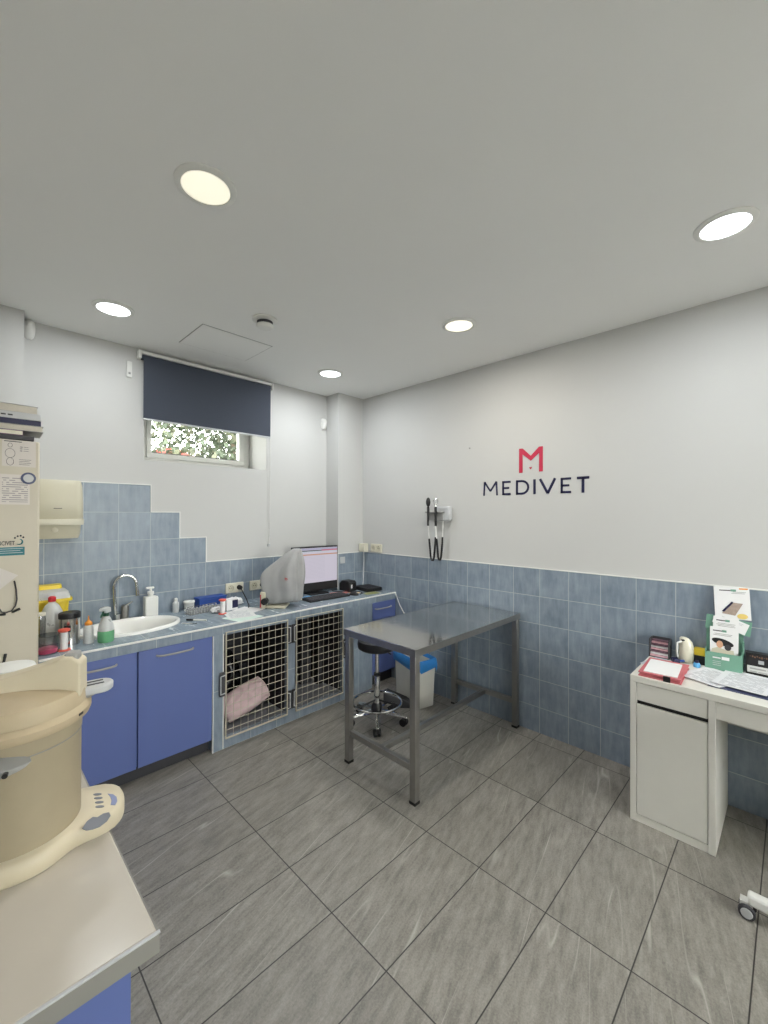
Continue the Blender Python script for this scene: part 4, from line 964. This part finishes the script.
fr = MB().tube([(.185*math.cos(2*PI*i/48), .185*math.sin(2*PI*i/48), .155) for i in range(48)], .009, 10, closed=True).build('foot_ring', M['chrome'], t, loc=(0,0,0))
b = MB(); [b.cyl((.02*math.cos(a), .02*math.sin(a), .17), (.18*math.cos(a), .18*math.sin(a), .157), .007, n=8) for a in (.9, .9+2*PI/3, .9+4*PI/3)]; b.build('ring_spoke', M['black'], fr, loc=(0,0,0))
base_a = math.atan2(2.119-2.28, 2.099-2.25)
for i in range(5):
    a = base_a+2*PI*i/5; c_, s_ = math.cos(a), math.sin(a)
    MB().loft([[( c_*r-s_*w, s_*r+c_*w, z) for w, z in ((-hw, zb1), (hw, zb1), (hw*.7, zt1), (-hw*.7, zt1))] for r, hw, zb1, zt1 in ((.03, .02, .075, .105), (.14, .016, .068, .092), (.235, .012, .058, .072))]).build('leg', M['chrome'], t, loc=(0,0,0), bevel=.003)
    caster(t, .222*c_, .222*s_, a+random.uniform(-1, 1))

# ------------------------------------------------------------------ bin with liner
t = thing('waste_bin', 'tall off-white waste bin with a blue liner under the steel table', 'bin', (2.62, 2.17, 0), math.radians(-13))
BW, BD, BH = .175, .36, .385
def bring(k, z, c=(BW/2, BD/2)): return [(c[0]+p[0], c[1]+p[1], z) for p in rr(BW/2*k, BD/2*k, 0, .02)]
MB().loft([bring(.92, .0), bring(1.0, .33), bring(1.02, BH), bring(.97, BH), bring(.95, .33), bring(.86, .012)], cap=True).build('body', M['binwhite'], t, loc=(0,0,0))
b = MB(); n_ = len(bring(1, 0)); rings = []
for k, z, wv in ((.955, .30, 0), (.965, BH+.004, 0), (1.02, BH+.010, .004), (1.08, BH+.002, .008), (1.11, BH-.03, .012), (1.10, BH-.06, .016), (1.06, BH-.082, .02)):
    rings.append([(x, y, z+wv*math.sin(i*1.7)+wv*.6*math.sin(i*.9+1)) for i, (x, y, _) in enumerate(bring(k, z))])
b.loft(rings, cap=False).build('liner_bag', M['bluebag'], t, loc=(0,0,0), ang=80)
MB().tube([(BW/2-.04, -.012, BH-.02), (BW/2, -.05, BH-.03), (BW/2+.04, -.012, BH-.02)], .006, 6)  # spare
crumple('paper_bundle', (2.91, 2.52, 0), (.045, .07, .2), M['binwhite'], 'white folded sack standing between the bin and the logo wall', 'sack', 4, .12, 2.4, .1)
t = thing('foot_pedal', 'dark grey wedge-shaped foot pedal on the floor beside the white bin', 'pedal', (2.545, 2.36, 0), math.radians(45))
MB().prism([(-.10, 0), (.12, 0), (.12, .05), (-.07, .13), (-.10, .12)], -.045, .045, lambda u, v, a: (a, -u, v)).build('housing', M['darkgrey'], t, loc=(0,0,0), bevel=.01)
MB().prism([(-.07, .134), (.10, .062), (.10, .056), (-.07, .128)], -.035, .035, lambda u, v, a: (a, -u, v)).build('tread', M['black'], t, loc=(0,0,0))

# ------------------------------------------------------------------ desk
DX, DT = 2.476, .753
t = thing('desk', 'white desk with a pedestal cabinet against the logo wall', 'desk', (2.72, .1, 0))
XB = XR-.010; DY0, DY1 = -.433, .617
MB().box(DX, XB, DY0, DY1, DT-.033, DT).build('desktop', M['desk'], t, world=True, bevel=.002)
MB().box(DX, XB, DY1-.028, DY1, 0, DT-.033).build('side_panel', M['desk'], t, world=True, bevel=.0015)
MB().box(DX, XB, .263, .291, 0, DT-.033).build('side_panel', M['desk'], t, world=True, bevel=.0015)
MB().box(DX, XB, DY0, DY0+.028, 0, DT-.033).build('side_panel', M['desk'], t, world=True, bevel=.0015)
MB().box(XB-.015, XB, .291, DY1-.028, .02, DT-.033).box(DX+.02, XB-.015, .291, DY1-.028, .02, .036).box(DX+.03, XB-.015, .291, DY1-.028, .60, .612).build('cabinet_carcass', M['desk'], t, world=True)
MB().box(DX+.003, DX+.02, .2935, DY1-.0305, .628, DT-.0355).build('drawer_front', M['desk'], t, world=True, bevel=.001)
MB().box(DX+.022, DX+.03, .291, DY1-.028, .60, .63).build('recess_shade', M['black'], t, world=True)  # black strip painted as the shade in the gap under the drawer
MB().box(DX+.003, DX+.02, .2935, DY1-.0305, .040, .606).build('door', M['desk'], t, world=True, bevel=.001)
MB().box(DX+.004, DX+.02, .291, DY1-.028, .0, .037).build('plinth', M['desk'], t, world=True)
MB().box(DX+.003, DX+.019, DY0+.029, .262, .640, DT-.0355).build('drawer_front', M['desk'], t, world=True, bevel=.001)
MB().box(XB-.015, XB, DY0+.028, .263, .45, DT-.033).build('back_panel', M['desk'], t, world=True)

# on the desk
fo = thing('document_folder', 'pinkish red document folder with a black clasp at the desk corner', 'folder', (2.635, .503, DT), math.radians(2))
MB().box(-.145, .145, -.10, .085, 0, .006).box(-.14, .14, -.095, .08, .006, .018).box(-.145, .145, -.10, .085, .018, .024).build('cover', M['pinkfold'], fo, loc=(0,0,0), bevel=.002)
MB().box(-.150, -.142, -.055, -.025, .0, .027).build('clasp', M['black'], fo, loc=(0,0,0))
sheet('paper_sheet', 2.625, .498, DT+.0242, .235, .145, math.radians(4), M['paper'], 'white sheets lying on top of the red folder', th=.003)
sheet('paper_sheet', 2.79, .575, DT, .20, .06, math.radians(-12), mat('grey_paper', (196, 204, 214), .7), 'pale bluish paper edge between the folder and the tiles')
t = thing('card_rack', 'small dark tiered rack of pink and white cards near the desk corner', 'card rack', (2.905, .568, DT), 0)
b = MB(); b.box(-.03, .045, -.05, -.045, 0, .105).box(-.03, .045, .045, .05, 0, .105).box(-.03, .045, -.045, .045, 0, .004).box(.04, .045, -.045, .045, .004, .108)
b.build('frame', M['darkgrey'], t, loc=(0,0,0))
cardm = [mat('card_pink', (214, 170, 178), .5), mat('card_white', (222, 218, 220), .5), mat('card_plum', (120, 90, 104), .5)]
for i in range(8):
    z = .006+i*.0115; MB().box(-.028+.007*i*.8, .037, -.044, .044, z, z+.008).build('card_stack', cardm[i % 3 if i < 7 else 2], t, loc=(0,0,0))
t = thing('tooth_model', 'cream white plastic figure shaped like a jug beside the card rack', 'figurine', (2.91, .443, DT), 0)
b = MB(); b.loft([[(c0x+w*math.cos(a), c0y+d_*math.sin(a), z) for a in [2*PI*i/24 for i in range(24)]] for z, w, d_, c0x, c0y in ((0, .026, .030, 0, 0), (.01, .031, .035, 0, 0), (.05, .031, .036, 0, -.002), (.09, .030, .035, 0, -.002), (.115, .026, .030, 0, 0), (.132, .018, .024, -.002, .006), (.140, .010, .014, -.002, .010))]).build('body', M['ivory'], t, loc=(0,0,0))
MB().ball((-.014, .008, .124), .010, .013, .009).build('spout', M['black'], t, loc=(0,0,0))
MB().tube([(-.026, .015, .12), (-.036, .034, .11), (-.036, .036, .06), (-.028, .033, .03)], .005, 8).build('handle', M['white'], t, loc=(0,0,0))
t = thing('correction_pen', 'small blue plastic pen holder in front of the cream figure', 'pen', (2.86, .485, DT), .5)
MB().box(-.015, .03, -.02, .014, 0, .022).build('body', M['navy'], t, loc=(0,0,0), bevel=.004); MB().cyl((.0, -.02, .011), (.0, -.045, .011), .006).build('tip', M['blueplastic'], t, loc=(0,0,0))
t = thing('eraser_bottle', 'tiny light blue bottle cap shape lying near the green stand', 'bottle', (2.855, .385, DT), .2)
MB().lathe([(.016, 0), (.017, .014), (.012, .024)], n=18).build('body', M['lightblue'], t, loc=(0,0,0)); MB().lathe([(.009, .024), (.009, .036)], n=14).build('cap', M['navy'], t, loc=(0,0,0))
t = thing('medicine_box', 'small black and yellow carton behind the green brochure stand', 'box', (2.935, .375, DT), 0)
MB().box(-.025, .025, -.028, .032, 0, .05).build('carton', M['black'], t, loc=(0,0,0)); MB().box(-.026, .026, -.029, .033, .05, .085).build('lid', M['yellow'], t, loc=(0,0,0), bevel=.002)
# brochure stand
t = thing('brochure_stand', 'sage green cardboard brochure stand on the desk', 'brochure stand', (2.90, .275, DT), math.radians(4))
def slant(x0, x1, y0, y1, z0, z1, lean=0.10):
    return lambda b: b.hexa([(x0+lean*z0, y0, z0), (x1+lean*z0, y0, z0), (x1+lean*z0, y1, z0), (x0+lean*z0, y1, z0)], [(x0+lean*z1, y0, z1), (x1+lean*z1, y0, z1), (x1+lean*z1, y1, z1), (x0+lean*z1, y1, z1)])
b = MB(); slant(.012, .016, -.082, .075, 0, .265)(b); b.build('back_panel', M['green'], t, loc=(0,0,0))
b = MB(); slant(-.035, -.032, -.072, .072, 0, .095)(b); b.build('front_pocket', M['green'], t, loc=(0,0,0))
b = MB(); slant(-.035, .014, -.078, -.072, 0, .105)(b); slant(-.035, .014, .072, .078, 0, .105)(b); slant(-.018, .014, -.085, -.079, .10, .165)(b); b.box(-.035, .014, -.078, .078, 0, .002); b.build('side_wing', M['green'], t, loc=(0,0,0))
q = MB().box(0, .034, .004, .010, 0, .001).box(.038, .070, 0, .016, 0, .001); q.xf(frame((-.0300, .045, .062), (0, -1, 0), (.1, 0, 1))); q.build('pocket_lettering', M['paper'], t, loc=(0,0,0))
b = MB(); [b.box(-.0365+.002*0, -.0345, .01-.0, .045, .030+.010*i, .032+.010*i) for i in range(3)]; b.build('pocket_print', M['lgrey'], t, loc=(0,0,0))
def leaflet(name, x, yc, z0, w, h, tilt, label, art, m=None, lean=.10, cat='leaflet'):
    t = thing(name, label, cat, (2.90+x+lean*(z0-DT), yc, z0), math.radians(4))
    R_ = Matrix.Rotation(math.atan(lean), 4, 'Y') @ Matrix.Rotation(math.radians(tilt), 4, 'X')
    MB().box(-.002, .0, -w/2, w/2, 0, h).xf(R_).build('sheet', m or M['paper'], t, loc=(0,0,0))
    art(t, R_, w, h); return t
def blk(t, R_, y0, y1, z0, z1, m, nm='print', th=.0008): MB().box(-.002-th, -.002, y0, y1, z0, z1).xf(R_).build(nm, m, t, loc=(0,0,0))
def lines(t, R_, y0, y1, z, n, m):
    b = MB(); [b.box(-.0026, -.002, y0+.004*(i % 2), y1-.006*((i+1) % 2), z-.007*i, z-.007*i+.0025) for i in range(n)]; b.xf(R_).build('print_lines', m, t, loc=(0,0,0))
def head(t, R_, w, h):
    blk(t, R_, w*.02, w*.38, h-.022, h-.017, M['darkgrey'], 'logo_text'); blk(t, R_, -w*.15, w*.02, h-.024, h-.013, M['green'], 'logo_badge')
def art_face(t, R_, w, h):
    head(t, R_, w, h); lines(t, R_, -.04, .04, h-.036, 2, M['grey'])
    ba = MB(); ba.prism([(.046*math.cos(a), .122+.018*math.sin(a)+.2*.046*math.cos(a)) for a in [2*PI*i/20 for i in range(20)]], -.0034, -.002, lambda u, v, a: (a, u, v)); ba.xf(R_).build('hat', M['black'], t, loc=(0,0,0))
    ba = MB(); ba.prism([(.012+.014*math.cos(a), .110+.019*math.sin(a)) for a in [2*PI*i/20 for i in range(20)]], -.0042, -.0034, lambda u, v, a: (a, u, v)); ba.xf(R_).build('face', M['tan'], t, loc=(0,0,0))
    ba = MB(); ba.prism([(-.022+.014*math.cos(a), .098+.016*math.sin(a)) for a in [2*PI*i/20 for i in range(20)]], -.0044, -.0036, lambda u, v, a: (a, u, v)); ba.xf(R_).build('dog_head', M['darkgrey'], t, loc=(0,0,0))
    ba = MB(); ba.prism([(.052, .045), (.045, .082), (.02, .094), (-.01, .084), (-.045, .086), (-.052, .045)], -.0032, -.002, lambda u, v, a: (a, u, v)); ba.xf(R_).build('jacket', M['beige'], t, loc=(0,0,0))
def art_lines(t, R_, w, h): head(t, R_, w, h); lines(t, R_, -.04, .04, h-.036, 3, M['grey'])
def art_gal(t, R_, w, h):
    head(t, R_, w*.9, h); blk(t, R_, -w*.46, -w*.22, h-.012, h-.005, M['orange'], 'orange_tag'); lines(t, R_, -.06, .0, h-.028, 2, M['grey'])
    ba = MB(); ba.prism([(.045, .028), (.005, .09), (-.045, .085), (-.010, .02)], -.0032, -.002, lambda u, v, a: (a, u, v)); ba.xf(R_).build('photo', mat('taupe_print', (170, 152, 140), .6, var=.3, scale=60), t, loc=(0,0,0))
    ba = MB(); ba.prism([(.045, .040), (.0, .094), (-.006, .088), (.036, .036)], -.0038, -.003, lambda u, v, a: (a, u, v)); ba.xf(R_).build('photo_band', M['navy'], t, loc=(0,0,0))
    ba = MB(); ba.prism([(-.04+.022*math.cos(a), .018+.014*math.sin(a)) for a in [2*PI*i/20 for i in range(20)]], -.0042, -.0032, lambda u, v, a: (a, u, v)); ba.xf(R_).build('gold_seal', mat('gold_print', (222, 196, 110), .5), t, loc=(0,0,0))
def art_none(t, R_, w, h): blk(t, R_, -w*.45, w*.45, h*.80, h*.9, M['green'], 'green_band')
leaflet('leaflet', -.024, .277, DT+.03, .108, .20, 0, 'leaflet with a person in a black hat beside a dog, front of the green stand', art_face)
leaflet('leaflet', -.014, .268, DT+.07, .108, .215, 1, 'plain-headed white leaflet peeking above the front one in the green stand', art_lines)
leaflet('leaflet', .001, .262, DT+.205, .19, .075, 6, 'tilted green card across the back of the brochure stand', art_none, M['green'])
leaflet('leaflet', -.005, .258, DT+.225, .145, .060, 20, 'tilted white card just below the top leaflet of the stand', art_lines if False else (lambda t, R_, w, h: lines(t, R_, -.05, .05, h-.012, 2, M['lgrey'])))
leaflet('leaflet', .008, .238, DT+.275, .150, .172, -3, 'large white leaflet with a gold seal topmost in the green stand', art_gal)
# black cartons
def black_box(x, y, rz, label):
    t = thing('product_carton', label, 'carton', (x, y, DT), rz)
    MB().box(-.022, .022, -.05, .05, 0, .118).build('carton', M['black'], t, loc=(0,0,0), bevel=.001)
    MB().box(-.0232, -.022, -.044, .044, .018, .052).build('barcode_label', print_mat('barcode_print', (214, 214, 212), (110, 110, 112), 2, 18, axis='yz', amount=.6), t, loc=(0,0,0))
    MB().box(-.0232, -.022, -.022, .0, .066, .084).build('small_label', M['lgrey'], t, loc=(0,0,0))
    b = MB(); [b.box(-.0232, -.022, -.044+.009*i, -.038+.009*i, .094+.003*(i % 3), .102+.003*(i % 2)) for i in range(9)]; b.build('brown_print', mat('copper_print', (120, 86, 62), .5), t, loc=(0,0,0))
black_box(2.93, .135, 0, 'black carton with white barcode label right beside the green stand')
black_box(2.925, .025, -.05, 'black carton with white label at the right edge of the photo')
longp = print_mat('printed_letter', (226, 227, 230), (140, 142, 150), 26, 14, axis='flip')
sheet('magazine', 2.69, .10, DT, .24, .40, math.radians(-3), mat('navy_magazine', (70, 76, 110), .4, var=.5, scale=30), 'dark glossy magazine under the printed letters on the desk', 'magazine', .003)
sheet('paper_sheet', 2.72, .305, DT+.0032, .26, .20, math.radians(-22), longp, 'printed white letter in front of the green brochure stand', th=.0012, curl=.004)
sheet('paper_sheet', 2.745, .175, DT+.0075, .29, .21, math.radians(-8), longp, 'printed white letter in front of the black cartons', th=.0012, curl=.003)
sheet('sticky_note', 2.70, .035, DT+.0125, .09, .07, 0, mat('hot_pink_note', (240, 90, 150), .6), 'hot pink sticky note at the right edge of the desk papers', 'sticky note', th=.001)

# trolley foot at the right edge
t = thing('trolley', 'white wheeled trolley foot at the lower right edge', 'trolley', (2.205, -.12, 0))
MB().box(-.022, .022, -.30, .255, .055, .095).build('foot_rail', M['white'], t, loc=(0,0,0), bevel=.008)
MB().box(-.02, .02, -.06, -.02, .095, .80).build('post', M['white'], t, loc=(0,0,0), bevel=.006)
MB().box(-.17, .17, -.26, .16-.02, .80, .82).build('tray', M['white'], t, loc=(0,0,0), bevel=.008)
for y in (.262, -.28):
    fk = MB().prism([(-.022, .05), (-.022, .026), (-.006, .024), (.016, .04), (.016, .062), (-.02, .062)], -.017, .017, lambda u, v, a: (a, y+u, v)).build('caster_fork', M['white'], t, loc=(0,0,0))
    for s_ in (-1, 1):
        MB().cyl((s_*.019, y-.006, .028), (s_*.030, y-.006, .028), .028, .026, 24).build('wheel', M['darkgrey'], fk, loc=(0,0,0))
        MB().cyl((s_*.030, y-.006, .028), (s_*.033, y-.006, .028), .019, .018, 20).build('wheel_hub', M['lgrey'], fk, loc=(0,0,0))

# ------------------------------------------------------------------ outside
S('floor_street', MB().box(-12, 22, -30, YF-.2, -.2, -.1), mat('grey_paving', (150, 148, 142), .9, var=.1))
S('ground_outside', MB().box(-12, 22, 3.95, 40, -.3, -.2), mat('ground_green', (110, 118, 92), .9, var=.2))
bpy.data.objects['ground_outside'].name = 'floor_outside'
def tree(x, y, h, r, seed, label, cols, nl=2300):
    t = thing('tree', label, 'tree', (x, y, -.2)); rn = random.Random(seed)
    MB().tube([(0, 0, 0), (.1, 0, h*.3), (-.05, .1, h*.55), (.05, 0, h*.8)], [.16, .12, .08, .03], 8).build('trunk', mat('bark', (96, 84, 70), .9, var=.2), t, loc=(0,0,0))
    for k, c in enumerate(cols):
        b = MB()
        for i in range(nl):
            while 1:
                p = Vector((rn.uniform(-1, 1), rn.uniform(-1, 1), rn.uniform(-1, 1)))
                if .25 < p.length < 1 and noise.noise(p*2.5+Vector((seed, k, 0))) > -.12: break
            p = Vector((p.x*r, p.y*r, p.z*r*.85+h*.62))
            s_ = .055+.06*rn.random(); a = Vector((rn.gauss(0, 1), rn.gauss(0, 1), rn.gauss(0, 1))).normalized(); c2 = a.orthogonal().normalized()*s_; d2 = a.cross(c2)*.6
            b.bm.faces.new([b.bm.verts.new(q) for q in (p-c2, p+d2, p+c2, p-d2)])
        b.build('foliage', mat('leaf_tone', c, .7, var=.2), t, loc=(0,0,0), ang=180)
tree(5.6, 11.5, 6.4, 2.3, 3, 'broad grey green tree outside, filling the middle of the window', ((66, 76, 58), (52, 62, 46), (92, 94, 76)))
tree(10.4, 14.0, 5.8, 2.0, 8, 'yellowish tree outside at the right of the window view', ((104, 96, 58), (62, 68, 48)), 1100)
t = thing('house', 'distant house with a red roof low at the left of the window', 'house', (7.6, 26, -.2))
MB().box(-3, 3, -3, 3, 0, 4.1).build('walls', mat('render_cream', (120, 114, 106), .8), t, loc=(0,0,0))
MB().prism([(-3.4, 4.1), (3.4, 4.1), (0, 5.2)], -3.3, 3.3, lambda u, v, a: (u, a, v)).build('roof', mat('red_roof', (120, 52, 46), .8), t, loc=(0,0,0))

# ------------------------------------------------------------------ groups of repeats
GROUPS = {'ceiling_light': 'recessed round ceiling downlights', 'book': 'books piled on the fridge', 'double_socket': 'wall sockets along the tiles',
    'tape_spool': 'red flanged spools on the counter', 'folded_crate': 'folded crates in the right kennel', 'leaflet': 'leaflets and cards', 'product_carton': 'black cartons on the desk',
    'motion_sensor': 'motion sensors on the walls', 'paper_sheet': 'loose paper sheets', 'sticky_note': 'small paper slips', 'tissue': 'crumpled tissues on the counter', 'tree': 'trees outside the window'}
for o in list(COL.objects):
    k_ = o.name.split('.')[0]
    if o.parent is None and k_ in GROUPS and not o.get('kind'): o['group'] = GROUPS[k_]
